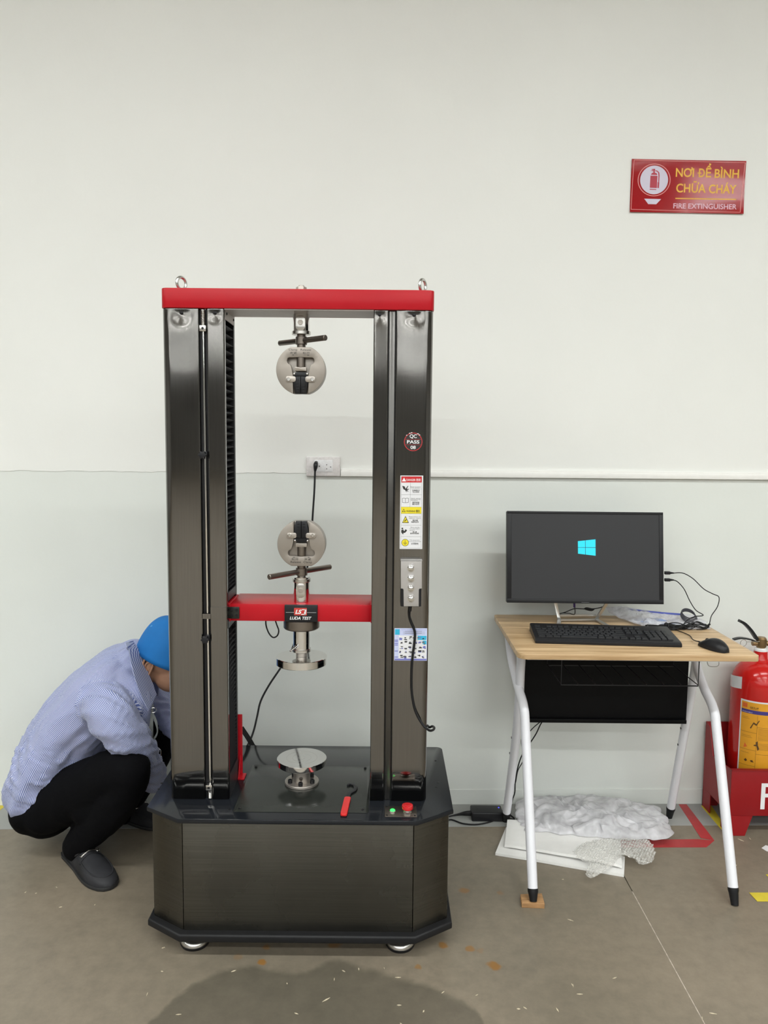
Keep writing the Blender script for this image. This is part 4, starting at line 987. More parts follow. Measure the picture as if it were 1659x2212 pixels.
# wooden shim under the front left foot
q = [at(1124, 1943, Z=.0), at(1127, 1961, Z=.0), at(1176, 1963, Z=.0), at(1170, 1941, Z=.0)]
sc_ = Vector((sum(v.x for v in q) / 4, sum(v.y for v in q) / 4, 0))
sh = thing('wooden_shim', 'small plywood block under the left front foot of the desk', 'wood block', sc_)
mb = MB(); mb.prism([(v.x, v.y) for v in q], 0.0, .0180, bev=.0006); mb.build('ply_block', M['shimwood'], sh)
mb = MB(); qq = [Vector((v.x, v.y, 0)) + (Vector((v.x, v.y, 0)) - sc_) * .012 for v in q]
for z_ in (.0045, .0090, .0135): mb.prism([(v.x, v.y) for v in qq], z_ - .0005, z_ + .0005)
mb.build('glue_line', M['shimwood'], sh, smooth=0)

# monitor -------------------------------------------------------------------
TL = math.radians(8)
base = at(1265, 1304, Y=2.715)
MPl = Plane(base, (1, -.006, 0), (0, math.sin(TL), math.cos(TL)))
c0, c1, c2, c3 = MPl.ray(1096, 1301), MPl.ray(1434, 1306), MPl.ray(1431.5, 1107), MPl.ray(1094.5, 1103.5)
mx0, mx1 = (c0[0] + c3[0]) / 2, (c1[0] + c2[0]) / 2; my0, my1 = (c0[1] + c1[1]) / 2, (c2[1] + c3[1]) / 2
mon = thing('monitor', 'black monitor showing a small cyan window emblem, standing on the oak desk', 'monitor', (base.x, base.y + .06, DZ))
mb = MB(); MPl.shape(mb, rrect(mx0, mx1, my0, my1, .004, 4), -.030, -.0005, bev=.003); MPl.shape(mb, rrect(mx0 + .06, mx1 - .06, my0 + .03, my1 - .03, .02, 4), -.050, -.029, bev=.006)
case = mb.build('casing', M['plastic'], mon)
s0, s1 = MPl.ray(1104.5, 1293), MPl.ray(1423.5, 1112)
sx0, sx1, sy0, sy1 = s0[0], s1[0], s0[1], s1[1]
mb = MB()
for a_ in ([(mx0, my0), (mx1, my0), (mx1, sy0), (mx0, sy0)], [(mx0, sy1), (mx1, sy1), (mx1, my1), (mx0, my1)], [(mx0, sy0), (sx0, sy0), (sx0, sy1), (mx0, sy1)], [(sx1, sy0), (mx1, sy0), (mx1, sy1), (sx1, sy1)]):
    MPl.shape(mb, a_, -.0006, .0028, bev=.0006)
mb.build('bezel', M['plastic'], mon)
mb = MB(); MPl.shape(mb, [(sx0, sy0), (sx1, sy0), (sx1, sy1), (sx0, sy1)], -.0006, .0008); scr = mb.build('screen', M['screen'], mon, smooth=0)
# window emblem, four skewed panes
mb = MB()
e = [MPl.ray(1248.3, 1169), MPl.ray(1286.3, 1165), MPl.ray(1286.6, 1200.5), MPl.ray(1248.6, 1196)]
E_ = lambda s_, t_: tuple(( (1 - s_) * ((1 - t_) * e[0][i] + t_ * e[3][i]) + s_ * ((1 - t_) * e[1][i] + t_ * e[2][i])) for i in range(2))
for s_a, s_b in ((0, .405), (.43, 1)):
    for t_a, t_b in ((0, .485), (.515, 1)):
        MPl.shape(mb, [E_(s_a, t_b), E_(s_b, t_b), E_(s_b, t_a), E_(s_a, t_a)], .0009, .0011)
mb.build('window_emblem', M['cyan'], scr, 'lit cyan four-pane emblem', smooth=0)
mb = MB(); MPl.shape(mb, [((mx0 + mx1) / 2 - .014, my0 + .003), ((mx0 + mx1) / 2 + .014, my0 + .003), ((mx0 + mx1) / 2 + .014, my0 + .0045), ((mx0 + mx1) / 2 - .014, my0 + .0045)], .0028, .003); mb.build('bezel_mark', M['inkgrey'], mon, smooth=0)
# stand
def flatbar(mb, a, b, w, t, side):
    a, b = Vector(a), Vector(b); d = (b - a).normalized(); s_ = (Vector(side) - d * Vector(side).dot(d)).normalized(); n_ = d.cross(s_)
    mb.quadstrip([[p + s_ * w / 2 * i + n_ * t / 2 * j for i, j in ((1, 1), (-1, 1), (-1, -1), (1, -1))] for p in (a, b)])
mb = MB()
lu, ll, lf = at(1199, 1298, Y=2.755), at(1208, 1339, Z=DZ + .006), at(1206, 1357, Z=DZ + .004)
ru, rl, rf = at(1313, 1299, Y=2.755), at(1288, 1338, Z=DZ + .006), at(1325, 1359, Z=DZ + .004)
for a_, b_, w_ in ((lu, ll, .011), (ru, rl, .011), (ll, rl, .010), (ll, lf, .014), (rl, rf, .014)):
    flatbar(mb, a_, b_, w_, .005, (1, 0, 0) if a_ is not ll or b_ is not rl else (0, 1, 0))
flatbar(mb, ll + Vector((0, .01, .014)), rl + Vector((0, .01, .014)), .006, .004, (0, 0, 1))
mb.build('stand', M['silver'], mon)
# cable with ferrite under the screen
mb = MB(); pts = [at(x, y, Y=2.80) for x, y in ((1208, 1326), (1222, 1322), (1240, 1315), (1255, 1315), (1272, 1316), (1290, 1314), (1303, 1310), (1312, 1300))]
mb.tube(pts, .0018, 8, smooth=4); mb.tube([at(1262, 1315, Y=2.80), at(1267, 1315, Y=2.80), at(1278, 1317, Y=2.80), at(1284, 1315, Y=2.80)], [.002, .0055, .0055, .002], 12, smooth=3)
pts = [at(x, y, Y=2.79) for x, y in ((1240, 1302), (1242, 1315), (1241, 1327), (1230, 1325), (1215, 1324))]
mb.tube(pts, .0016, 8, smooth=4); mb.build('signal_cable', M['rubber'], mon)
mb = MB(); mb.cyl(at(1240.5, 1300, Y=2.79), at(1240.8, 1312, Y=2.79), .004, n=10); mb.build('cable_plug', mat('violet_plug', (.06, .03, .16), .4), mon)

# keyboard ------------------------------------------------------------------
KX, KY, KR = .742, 2.540, math.radians(-4.2)
kb = thing('keyboard', 'full-size black keyboard at the front of the oak desk', 'keyboard', (KX, KY, DZ), KR)
KW, KD = .470, .172
KM = world_of(kb)
def kz(y): return .0150 + (y + KD / 2) / KD * .012
mb = MB()
sec = [(-KD / 2, .002), (-KD / 2 + .002, 0.0005), (KD / 2, 0.0005), (KD / 2, .026), (KD / 2 - .004, .0285), (-KD / 2 + .016, .0165), (-KD / 2 + .003, .0125), (-KD / 2, .009)]
xs_ = (-KW / 2, -KW / 2 + .004, KW / 2 - .004, KW / 2)
mb.quadstrip([[KM @ Vector((x_, y_ * (1 if i in (1, 2) else .98), z_ if i in (1, 2) else z_ * .93 + .0004)) for y_, z_ in sec] for i, x_ in enumerate(xs_)])
mb.build('keyboard_body', M['plastic'], kb)
def keymesh(w, d):
    t = MB(); a = .0012
    t.quadstrip([[(-w / 2, -d / 2, 0), (w / 2, -d / 2, 0), (w / 2, d / 2, 0), (-w / 2, d / 2, 0)],
                 [(-w / 2 + .0008, -d / 2 + .0006, .005), (w / 2 - .0008, -d / 2 + .0006, .005), (w / 2 - .0008, d / 2 - .0018, .0055), (-w / 2 + .0008, d / 2 - .0018, .0055)],
                 [(-w / 2 + .0024, -d / 2 + .0018, .0062), (w / 2 - .0024, -d / 2 + .0018, .0062), (w / 2 - .0024, d / 2 - .003, .0068), (-w / 2 + .0024, d / 2 - .003, .0068)]])
    me = t.mesh('key', 0); me.materials.append(M['plasticgrey']); return me
kcache = {}
U = .0193
def key(x, y, w=1, d=1):
    k_ = (w, d)
    if k_ not in kcache: kcache[k_] = keymesh(w * U - .0014, d * .0190 - .0014)
    o = bpy.data.objects.new('key', kcache[k_]); link(o); o.parent = kb
    o.location = (x + w * U / 2, y, kz(y) - .0005); o.rotation_euler = (math.atan(.012 / KD), 0, 0)
x0 = -KW / 2 + .012
rows = [-.058, -.039, -.020, -.001, .018, .046]
lay = [[1.25, 1.25, 1.25, 6.25, 1.25, 1.25, 1.25, 1.25], [2.25] + [1] * 10 + [2.75], [1.75] + [1] * 11 + [2.25], [1.5] + [1] * 12 + [1.5], [1] * 13 + [2]]
for ry, ws in zip(rows, lay):
    x_ = x0
    for w_ in ws: key(x_, ry, w_); x_ += w_ * U
for off, n_ in ((0, 1), (2, 4), (6.5, 4), (11, 4)):
    for k in range(n_): key(x0 + (off + k) * U, rows[5])
xn = x0 + 15.3 * U
for k in range(3):
    key(xn + k * U, rows[5]); key(xn + k * U, rows[4]); key(xn + k * U, rows[3]); key(xn + k * U, rows[0])
key(xn + U, rows[1])
xp = xn + 3.3 * U
for k in range(3):
    for r_ in (1, 2, 3): key(xp + k * U, rows[r_])
    key(xp + k * U, rows[4])
key(xp + 3 * U, rows[4]); key(xp, rows[0], 2); key(xp + 2 * U, rows[0]); key(xp + 3 * U, (rows[0] + rows[1]) / 2, 1, 2); key(xp + 3 * U, (rows[2] + rows[3]) / 2, 1, 2)

# mouse ---------------------------------------------------------------------
mc = at(1541, 1399, Z=DZ + .004); MR = math.radians(22)
mo = thing('mouse', 'black mouse on the right front of the oak desk', 'mouse', (mc.x, mc.y, DZ), MR)
MM = world_of(mo)
bm_ = MB(); rings = []
n_ = 18
for i in range(n_ + 1):
    t = i / n_; y_ = (-.056 + .112 * t)
    w_ = .0305 * max(.02, math.sin(math.pi * min(.999, max(.001, .02 + .96 * t)))) ** .42 * (1 - .08 * math.sin(math.pi * t))
    h_ = .036 * max(.02, math.sin(math.pi * (.06 + .90 * t ** .9))) ** .55
    h_ *= .62 + .38 * math.sin(math.pi * (t * .8 + .25))
    ring = [MM @ Vector((w_ * math.cos(math.pi * k / 14), y_, .0015 + h_ * math.sin(math.pi * k / 14) ** .75)) for k in range(15)]
    rings.append(ring)
bm_.quadstrip(rings, True, True); bm_.build('mouse_body', M['plastic'], mo, smooth=60)
mb = MB(); mb.cyl(MM @ Vector((-.003, .026, .0205)), MM @ Vector((.003, .026, .0205)), .008, n=20, bev=.001); mb.build('scroll_wheel', M['rubber'], mo)
tip = MM @ Vector((0, .056, .008))
pts = [tip, tip + Vector((-.012, .03, 0))] + [at(x, y, Z=DZ + .003) for x, y in ((1490, 1373), (1472, 1365), (1455, 1360), (1430, 1358))]
mb = MB(); mb.tube(pts, .0016, 8, smooth=5); mb.tube([tip - Vector((0, .006, 0)), tip + (pts[1] - tip) * .35], [.0032, .0020], 10); mb.build('mouse_cable', M['rubber'], mo)

# data cables plugged into the monitor's right side, coiled on the desk ----------
def usb(name, lab, py, pts, extra=None):
    t = thing(name, lab, 'cable', tuple(at(1440, py, Y=2.745)))
    mb = MB(); a_ = at(1435.5, py, Y=2.745)
    mb.box(a_.x + .0002, a_.x + .020, 2.740, 2.751, a_.z - .0055, a_.z + .0055, .0015); mb.tube([(a_.x + .020, 2.7455, a_.z), (a_.x + .034, 2.7455, a_.z - .0005)], [.0045, .0022], 10); mb.build('plug', M['plastic'], t)
    mb = MB(); mb.tube([Vector((a_.x + .032, 2.7455, a_.z - .0005))] + pts, .0017, 8, smooth=6); mb.build('cord', M['rubber'], t)
    return t
usb('data_cable', 'black cable plugged into the monitor side, the upper of two', 1237.5, [at(x, y, Y=Y_) for x, y, Y_ in ((1475, 1238, 2.75), (1497, 1250, 2.76), (1520, 1272, 2.77), (1540, 1283, 2.78), (1553, 1290, 2.78), (1550, 1310, 2.77), (1537, 1330, 2.74), (1533, 1345, 2.70))] + [at(1528, 1357, Z=DZ + .004), at(1505, 1360, Z=DZ + .006)])
usb('data_cable', 'black cable plugged into the monitor side, the lower of two', 1252.5, [at(x, y, Y=Y_) for x, y, Y_ in ((1464, 1257, 2.75), (1478, 1273, 2.76), (1490, 1298, 2.76), (1503, 1318, 2.75), (1519, 1329, 2.72), (1500, 1332, 2.72), (1484, 1340, 2.71))] + [at(1474, 1354, Z=DZ + .006), at(1478, 1360, Z=DZ + .006)])
cb_ = thing('cable_coil', 'tangled coil of thin black cable in front of the plastic packet on the desk', 'cable', tuple(at(1460, 1358, Z=DZ)))
rn = random.Random(7); mb = MB()
def flatcoil(ca, cb__, w, turns, zj):
    ca, cb__ = Vector(ca), Vector(cb__); d_ = (cb__ - ca); n_ = Vector((-d_.y, d_.x, 0)).normalized(); pts = []
    for k in range(turns * 10):
        a_ = 2 * math.pi * k / 10
        pts.append(ca.lerp(cb__, .5) + d_ * .5 * math.cos(a_) * rn.uniform(.82, 1.05) + n_ * w * math.sin(a_) * rn.uniform(.6, 1.1) + Vector((0, 0, .003 + zj * rn.random())))
    return pts
A_, B_, C_ = at(1392, 1361, Z=DZ), at(1478, 1361, Z=DZ), at(1532, 1356, Z=DZ)
mb.tube(flatcoil(A_, B_, .016, 5, .016), .0017, 6, smooth=4); mb.tube(flatcoil(B_, C_, .022, 4, .018), .0017, 6, smooth=4); mb.tube(flatcoil(A_.lerp(B_, .3), B_.lerp(C_, .4), .012, 3, .020), .0017, 6, smooth=4)
pts = [at(x, y, Z=DZ + .003) for x, y in ((1400, 1358), (1375, 1354), (1355, 1352), (1343, 1355), (1340, 1363))]
mb.tube(pts, .0016, 6, smooth=4); mb.build('coiled_cord', M['rubber'], cb_)
mb = MB(); c_ = A_.lerp(B_, .55); mb.torus(c_ + Vector((0, 0, .012)), (1, .2, 0), .014, .0018, 20, 6); mb.build('twist_tie', M['plastic'], cb_)

# plastic packet on the desk -------------------------------------------------------
def crumple_grid(E0, E1, nu, nv, amp, fr, seed, thick=0.006, lift=0.0, clampz=None):
    """surface between edge polylines E0 (rear) and E1 (front)"""
    def samp(E, t):
        t *= len(E) - 1; i = min(int(t), len(E) - 2); return E[i].lerp(E[i + 1], t - i)
    top = []; 
    for j in range(nv + 1):
        row = []
        for i in range(nu + 1):
            s_, t_ = i / nu, j / nv
            p = samp(E0, s_).lerp(samp(E1, s_), t_)
            q_ = Vector((p.x * fr + seed, p.y * fr, p.z * fr))
            r_ = 1 - abs(noise.noise(q_)) * 2
            h = crease(p.x, p.y, fr, int(seed * 10))
            env = min(1, 6 * s_ * (1 - s_) + .1) * min(1, 5 * t_ * (1 - t_) + .15)
            p = p + Vector((noise.noise(q_ + Vector((9, 0, 0))) * amp * .5, noise.noise(q_ + Vector((0, 9, 0))) * amp * .5, h * amp * env + lift * math.sin(math.pi * s_) ** .6 * math.sin(math.pi * t_) ** .6))
            if clampz is not None: p.z = max(p.z, clampz + .0015)
            row.append(p)
        top.append(row)
    return top
def tri(x): return abs((x % 1.0) * 2 - 1) * 2 - 1
def crease(x, y, fr, seed):
    rr_ = random.Random(seed); h = 0; tot = 0
    wx = noise.noise(Vector((x * fr * .35 + seed, y * fr * .35, 0))); wy = noise.noise(Vector((x * fr * .35, y * fr * .35 + seed, 5)))
    for k in range(9):
        a_ = rr_.uniform(0, math.pi); f = fr * (.35 + .40 * k) * rr_.uniform(.8, 1.2) * .35; am = 1 / (1 + .45 * k)
        m_ = .5 + .9 * noise.noise(Vector((x * fr * .3 + k * 7.1, y * fr * .3 - k * 3.3, seed)))
        h += am * max(0, m_) * tri((math.cos(a_) * (x + wx * .05) + math.sin(a_) * (y + wy * .05)) * f + rr_.random()); tot += am
    return h / tot * 1.6
def skin_closed(mb, top, thick, floorz, mi=0):
    nv, nu = len(top) - 1, len(top[0]) - 1
    V = [[mb.bm.verts.new(p) for p in r_] for r_ in top]
    W = [[mb.bm.verts.new((p.x, p.y, max(floorz, p.z - thick))) for p in r_] for r_ in top]
    for j in range(nv):
        for i in range(nu):
            mb.bm.faces.new((V[j][i], V[j][i + 1], V[j + 1][i + 1], V[j + 1][i])).material_index = mi
            mb.bm.faces.new((W[j][i], W[j + 1][i], W[j + 1][i + 1], W[j][i + 1])).material_index = mi
    for i in range(nu):
        mb.bm.faces.new((V[0][i + 1], V[0][i], W[0][i], W[0][i + 1])); mb.bm.faces.new((V[nv][i], V[nv][i + 1], W[nv][i + 1], W[nv][i]))
    for j in range(nv):
        mb.bm.faces.new((V[j][0], V[j + 1][0], W[j + 1][0], W[j][0])); mb.bm.faces.new((V[j + 1][nu], V[j][nu], W[j][nu], W[j + 1][nu]))
M['packfilm'] = plastic_film('packet_film', (0.72, 0.72, 0.78), 0.12, 0.50, bs=40, bst=0.3)
pk = thing('plastic_packet', 'crumpled clear plastic packet with a blue zip strip behind the keyboard', 'plastic bag', tuple(at(1430, 1350, Z=DZ)))
E0 = [at(1306, 1312, Y=2.872), at(1345, 1310, Y=2.872), at(1400, 1318, Y=2.872), at(1450, 1324, Y=2.872), at(1500, 1328, Y=2.86), at(1524, 1342, Y=2.80)]
E1 = [at(1316, 1322, Y=2.86), at(1340, 1334, Y=2.82), at(1385, 1349, Z=DZ + .012), at(1420, 1357, Z=DZ + .004), at(1480, 1358, Z=DZ + .004), at(1536, 1358, Z=DZ + .004)]
mb = MB(); skin_closed(mb, crumple_grid(E0, E1, 60, 22, .022, 30, 3.3, clampz=DZ), .003, DZ + .0006); mb.build('film', M['packfilm'], pk, smooth=28)
mb = MB(); zp = [at(1354, 1316, Y=2.865), at(1390, 1320, Y=2.862), at(1430, 1324, Y=2.86), at(1470, 1327, Y=2.855)]
zp2, _ = spline(zp, [0] * 4, 6)
mb.quadstrip([[p + Vector((0, -.004, .0035)), p + Vector((0, -.004, -.0025)), p + Vector((0, 0, -.0025)), p + Vector((0, 0, .0035))] for p in zp2]); mb.build('zip_strip', M['bluezip'], pk)
mb = MB()
for px, py, w_, d_, h_, a_ in ((1405, 1335, .10, .055, .006, .3), (1455, 1345, .08, .05, .004, -.2)):
    c_ = at(px, py + 6, Z=DZ + .004); mb.box(-w_ / 2, w_ / 2, -d_ / 2, d_ / 2, 0, h_, .001, M=Matrix.Translation((c_.x, c_.y, DZ + .002)) @ Matrix.Rotation(a_, 4, 'Z'))
mb.build('folded_leaflet', mat('blue_grey_paper', (.22, .30, .52), .6, noise_amt=.3, nscale=30), pk)
mb = MB(); c_ = at(1488, 1333, Y=2.80)
for k in range(4): mb.torus(c_ + Vector((0, .002 * k, .004 * k)), (0.1, -.55, .8), .030 - .002 * k, .0022, 28, 6)
mb.build('bagged_cable', mat('dark_bagged_cable', (.05, .05, .06), .4), pk)

# power brick on the floor ------------------------------------------------------
ad = thing('power_adapter', 'black power adapter lying on the floor against the wall', 'power adapter', (.40, 2.86, 0), math.radians(1.5))
a0, a1 = at(1016, 1760, Z=0.004), at(1082, 1757, Z=0.004); x0_, x1_ = a0.x, a1.x; yf_ = 2.802
mb = MB(); mb.box(x0_, x1_, yf_, yf_ + .066, 0.001, .036, .005, 3); brick = mb.build('adapter_body', M['plastic'], ad)
mb = MB(); mb.cyl((x1_ - .012, yf_ + .044, .036), (x1_ - .012, yf_ + .044, .0368), .003, n=12); mb.build('indicator_led', M['ledblue'], ad)
mb = MB(); pl_ = [Vector((x0_ + .002, yf_ + .033, .018)), Vector((x0_ - .02, yf_ + .033, .017)), Vector((x0_ - .045, yf_ + .035, .012)), Vector((x0_ - .08, yf_ + .03, .007)), Vector((x0_ - .15, yf_ + .0, .005)), Vector((.10, 2.74, .005)), Vector((0, 2.70, .005))]
mb.tube(pl_, [.010, .009, .005, .0032, .0032, .0032, .0032], 10, smooth=4); mb.build('mains_cord', M['rubber'], ad)
mb = MB(); pr = [Vector((x1_ - .002, yf_ + .04, .018)), Vector((x1_ + .02, yf_ + .038, .016)), Vector((x1_ + .045, yf_ + .012, .006))] + [at(x, y, Z=.004) for x, y in ((1082, 1766), (1060, 1775), (1030, 1781), (1000, 1779), (970, 1771))] + [Vector((.22, 2.72, .004)), Vector((.12, 2.66, .004))]
mb.tube(pr, [.006, .004] + [.0028] * 8, 10, smooth=5); mb.build('output_cord', M['rubber'], ad)
# cable hanging behind the desk
dc = thing('desk_cable', 'thin black cable hanging behind the left desk legs down to the floor', 'cable', tuple(at(1110, 1730, Y=2.88)))
mb = MB()
mb.tube([at(x, y, Y=Y_) for x, y, Y_ in ((1190, 1540, 2.80), (1170, 1561, 2.82), (1158, 1585, 2.84), (1143, 1608, 2.86), (1128, 1630, 2.87), (1118, 1660, 2.88), (1113, 1690, 2.89), (1112, 1712, 2.89), (1106, 1730, 2.88))] + [Vector((.50, 2.87, .004)), Vector((.49, 2.80, .004))], .0024, 8, smooth=5)
mb.build('cord', M['rubber'], dc)
mb = MB(); mb.tube([at(x, y, Y=Y_) for x, y, Y_ in ((1185, 1545, 2.82), (1165, 1561, 2.83), (1150, 1574, 2.84), (1132, 1595, 2.86), (1126, 1600, 2.88), (1130, 1640, 2.88), (1119, 1664, 2.885), (1114, 1690, 2.897))], .0018, 8, smooth=5)
mb.build('thin_cord', M['rubber'], dc)

# ------------------------------------------------------------------ packaging on the floor
fs = []
def foam(name, lab, poly, z0, th, wav, seed):
    t = thing(name, lab, 'foam sheet', (sum(p[0] for p in poly) / len(poly), sum(p[1] for p in poly) / len(poly), z0))
    P = [Vector((p[0], p[1], 0)) for p in poly]
    E0 = [P[0], P[1]]; E1 = [P[3], P[2]]
    nu, nv = 30, 14; top = []
    for j in range(nv + 1):
        row = []
        for i in range(nu + 1):
            p = P[0].lerp(P[1], i / nu).lerp(P[3].lerp(P[2], i / nu), j / nv)
            p.z = z0 + th + wav * (.5 + .5 * noise.noise(Vector((p.x * 7 + seed, p.y * 9, 0)))) * math.sin(math.pi * i / nu) ** .5
            row.append(p)
        top.append(row)
    mb = MB(); skin_closed(mb, top, th, 0.0005); return mb.build('folded_foam', M['foam'], t, smooth=40), t
g = lambda x, y, z=0.0: tuple(at(x, y, Z=z))[:2]
foam('foam_sheet', 'white foam sheet flat on the floor under the desk, bottom of the pile', [g(1093, 1786, .01), g(1350, 1850, .01), g(1348, 1889, .01), g(1070, 1842, .01)], 0.0, .009, .003, 1)
foam('foam_sheet', 'folded white foam sheet lying on another foam sheet under the desk', [g(1096, 1772, .02), g(1340, 1812, .02), g(1344, 1872, .02), g(1090, 1826, .02)], 0.013, .010, .012, 4)

def mound(name, lab, cat, poly_px, z0, H, m, amp, fr, seed, nr=20, na=90, pieces='film', pw=.5, sm=28):
    """crumpled heap over a floor outline"""
    P = [Vector((*g(x, y, z0), z0)) for x, y in poly_px]
    C_ = sum(P, Vector()) / len(P); n = len(P)
    PP, _ = spline(P + [P[0]], [0] * (n + 1), max(2, na // n)); PP = PP[:-1]; na = len(PP)
    t = thing(name, lab, cat, (C_.x, C_.y, z0))
    mb = MB(); rings = []
    for k in range(nr + 1):
        s_ = 1 - k / nr; ring = []
        for p in PP:
            q_ = C_.lerp(p, s_ if s_ > 0 else .0001)
            nz_ = Vector((q_.x * fr + seed, q_.y * fr * 1.3, seed))
            rid = crease(q_.x, q_.y, fr * 1.6, int(seed * 10))
            h = H * (1 - s_ ** 3) ** pw * (.72 + .28 * noise.noise(Vector((q_.x * 5 + seed, q_.y * 5, 0)))) + amp * rid * min(1, (1 - s_) * 6)
            jit = noise.noise(nz_ * 1.7) * amp * .8
            ring.append(Vector((q_.x + jit * s_, q_.y + jit * .6 * s_, max(z0 + .0015 if k else z0 + .0008, z0 + h))))
        rings.append(ring)
    mb.quadstrip(rings, True, True)
    o = mb.build(pieces, m, t, smooth=sm); return t, o
bagt, bago = mound('plastic_bag', 'large heap of milky plastic sheeting against the wall under the desk', 'plastic bag', [(1120, 1770), (1118, 1735), (1150, 1725), (1220, 1722), (1300, 1726), (1380, 1738), (1426, 1752), (1446, 1790), (1440, 1812), (1350, 1814), (1260, 1806), (1180, 1800), (1128, 1795)], 0.030, .048, M['bag'], .036, 14, 2.2, nr=60, na=260)
bub, bo = mound('bubble_wrap', 'clear bubble wrap lying across the front end of the foam sheets', 'bubble wrap', [(1236, 1842), (1262, 1822), (1310, 1812), (1360, 1808), (1400, 1816), (1414, 1838), (1412, 1858), (1392, 1868), (1376, 1862), (1372, 1850), (1345, 1850), (1322, 1872), (1300, 1886), (1276, 1897), (1264, 1885), (1272, 1866), (1250, 1856)], 0.026, .020, M['bubble'], .010, 26, 6.1, nr=30, na=150, pieces='bubble_film', sm=60)
# bubbles of the wrap: one joined part
from mathutils.bvhtree import BVHTree
me = bo.data; bvh = BVHTree.FromPolygons([v.co.copy() for v in me.vertices], [tuple(p.vertices) for p in me.polygons])
mb = MB(); st = .0098
for iy in range(40):
    for ix in range(40):
        x_ = .62 + (ix + .5 * (iy % 2)) * st; y_ = 2.36 + iy * st * .87
        h_ = bvh.ray_cast(Vector((x_, y_, .3)), Vector((0, 0, -1)))
        if h_[0] is None or h_[1].z < .35: continue
        t_ = bmesh.new(); bmesh.ops.create_icosphere(t_, subdivisions=1, radius=.0040)
        for v in t_.verts: v.co = Vector((v.co.x, v.co.y, v.co.z * .55)) + h_[0]
        mb.merge(t_)
bb = mb.build('bubbles', M['bubble'], bub, smooth=60); bb['kind'] = 'stuff'

# floor tapes --------------------------------------------------------------------
tr = thing('floor_tape', 'red floor tape making a corner under the right side of the desk', 'floor tape', (1.2, 2.66, 0))
mb = MB(); mb.prism([g(1483, 1738), g(1466, 1738), g(1514, 1811), g(1543, 1816)][::-1], .0008, .0014); mb.build('tape_strip', M['tape_red'], tr, smooth=0)
mb = MB(); mb.prism([g(1300, 1815), g(1507, 1813), g(1543, 1816), g(1526, 1830.5), g(1300, 1831)][::-1], .0002, .0007); mb.build('tape_strip', M['tape_red'], tr, smooth=0)
def ytape(poly, lab):
    P = [g(*p) for p in poly]; t = thing('floor_tape', lab, 'floor tape', (sum(p[0] for p in P) / len(P), sum(p[1] for p in P) / len(P), 0))
    mb = MB(); mb.prism(P[::-1], .0008, .0015); mb.build('tape_strip', M['tape_yel'], t, smooth=0)
ytape([(1514, 1741), (1536, 1740), (1570, 1790), (1572, 1806), (1556, 1790)], 'yellow floor tape running under the red extinguisher stand')
ytape([(-60, 1800), (-90, 1800), (-8, 1740), (12, 1741)], 'yellow floor tape at the foot of the wall behind the squatting man')
ytape([(1618, 1929), (1720, 1929), (1720, 1948), (1636, 1948)], 'yellow floor tape dash on the open floor right of the desk')
ytape([(1654, 1890), (1700, 1885), (1700, 1897), (1662, 1897)], 'small yellow floor tape piece farther back than the dash right of the desk')
sp_t = thing('paper_scrap', 'torn white paper scrap on the floor in front of the red stand', 'paper scrap', (*g(1654, 1833), 0))
mb = MB(); mb.prism([g(1645, 1832), g(1654, 1826), g(1680, 1834), g(1672, 1842), g(1656, 1839)][::-1], .0003, .0008); ps = mb.build('paper', M['white'], sp_t, smooth=0)
# small splinters and crumbs
rn = random.Random(21); mb = MB()
for (x, y, l) in [(505, 2098, .012), (620, 2125, .006), (705, 2160, .022), (742, 2098, .010), (722, 2116, .012), (860, 2112, .014), (830, 2092, .008), (866, 2212, .006), (957, 2144, .010), (862, 2172, .010), (640, 2190, .01), (386, 2192, .012), (318, 2148, .012), (350, 2099, .006), (352, 2048, .006), (131, 1960, .008), (205, 1955, .006), (55, 1928, .006), (78, 1930, .005), (122, 1917, .006), (355, 2047, .005), (1120, 2180, .008), (1134, 2178, .010), (1204, 2182, .014), (1328, 2113, .012), (1232, 1988, .016), (1540, 2190, .016), (1517, 2200, .012), (1238, 2130, .012), (1252, 2148, .014), (1216, 1900, .006), (1600, 1815, .02), (1620, 1812, .014), (1236, 2128, .01), (1590, 1870, .012), (775, 2094, .01), (1030, 2150, .008), (915, 2185, .008)]:
    p = at(x, y, Z=0); a_ = rn.uniform(0, 3.14); w_ = rn.uniform(.0012, .003); l *= .6
    d_ = Vector((math.cos(a_), math.sin(a_), 0)) * l; n_ = Vector((-d_.y, d_.x, 0)).normalized() * w_ / 1.5
    mb.prism([tuple((p + q_)[:2]) for q_ in (-d_, n_ * -1 * 1, d_ * .9, n_)], .0003, .0016)
cr_ = mb.build('wood_splinters', mat('pale_splinter', (.60, .52, .38), .8, noise_amt=.2), smooth=0)
tag(cr_, 'pale wood splinters and crumbs scattered on the concrete floor', 'debris', kind='stuff')

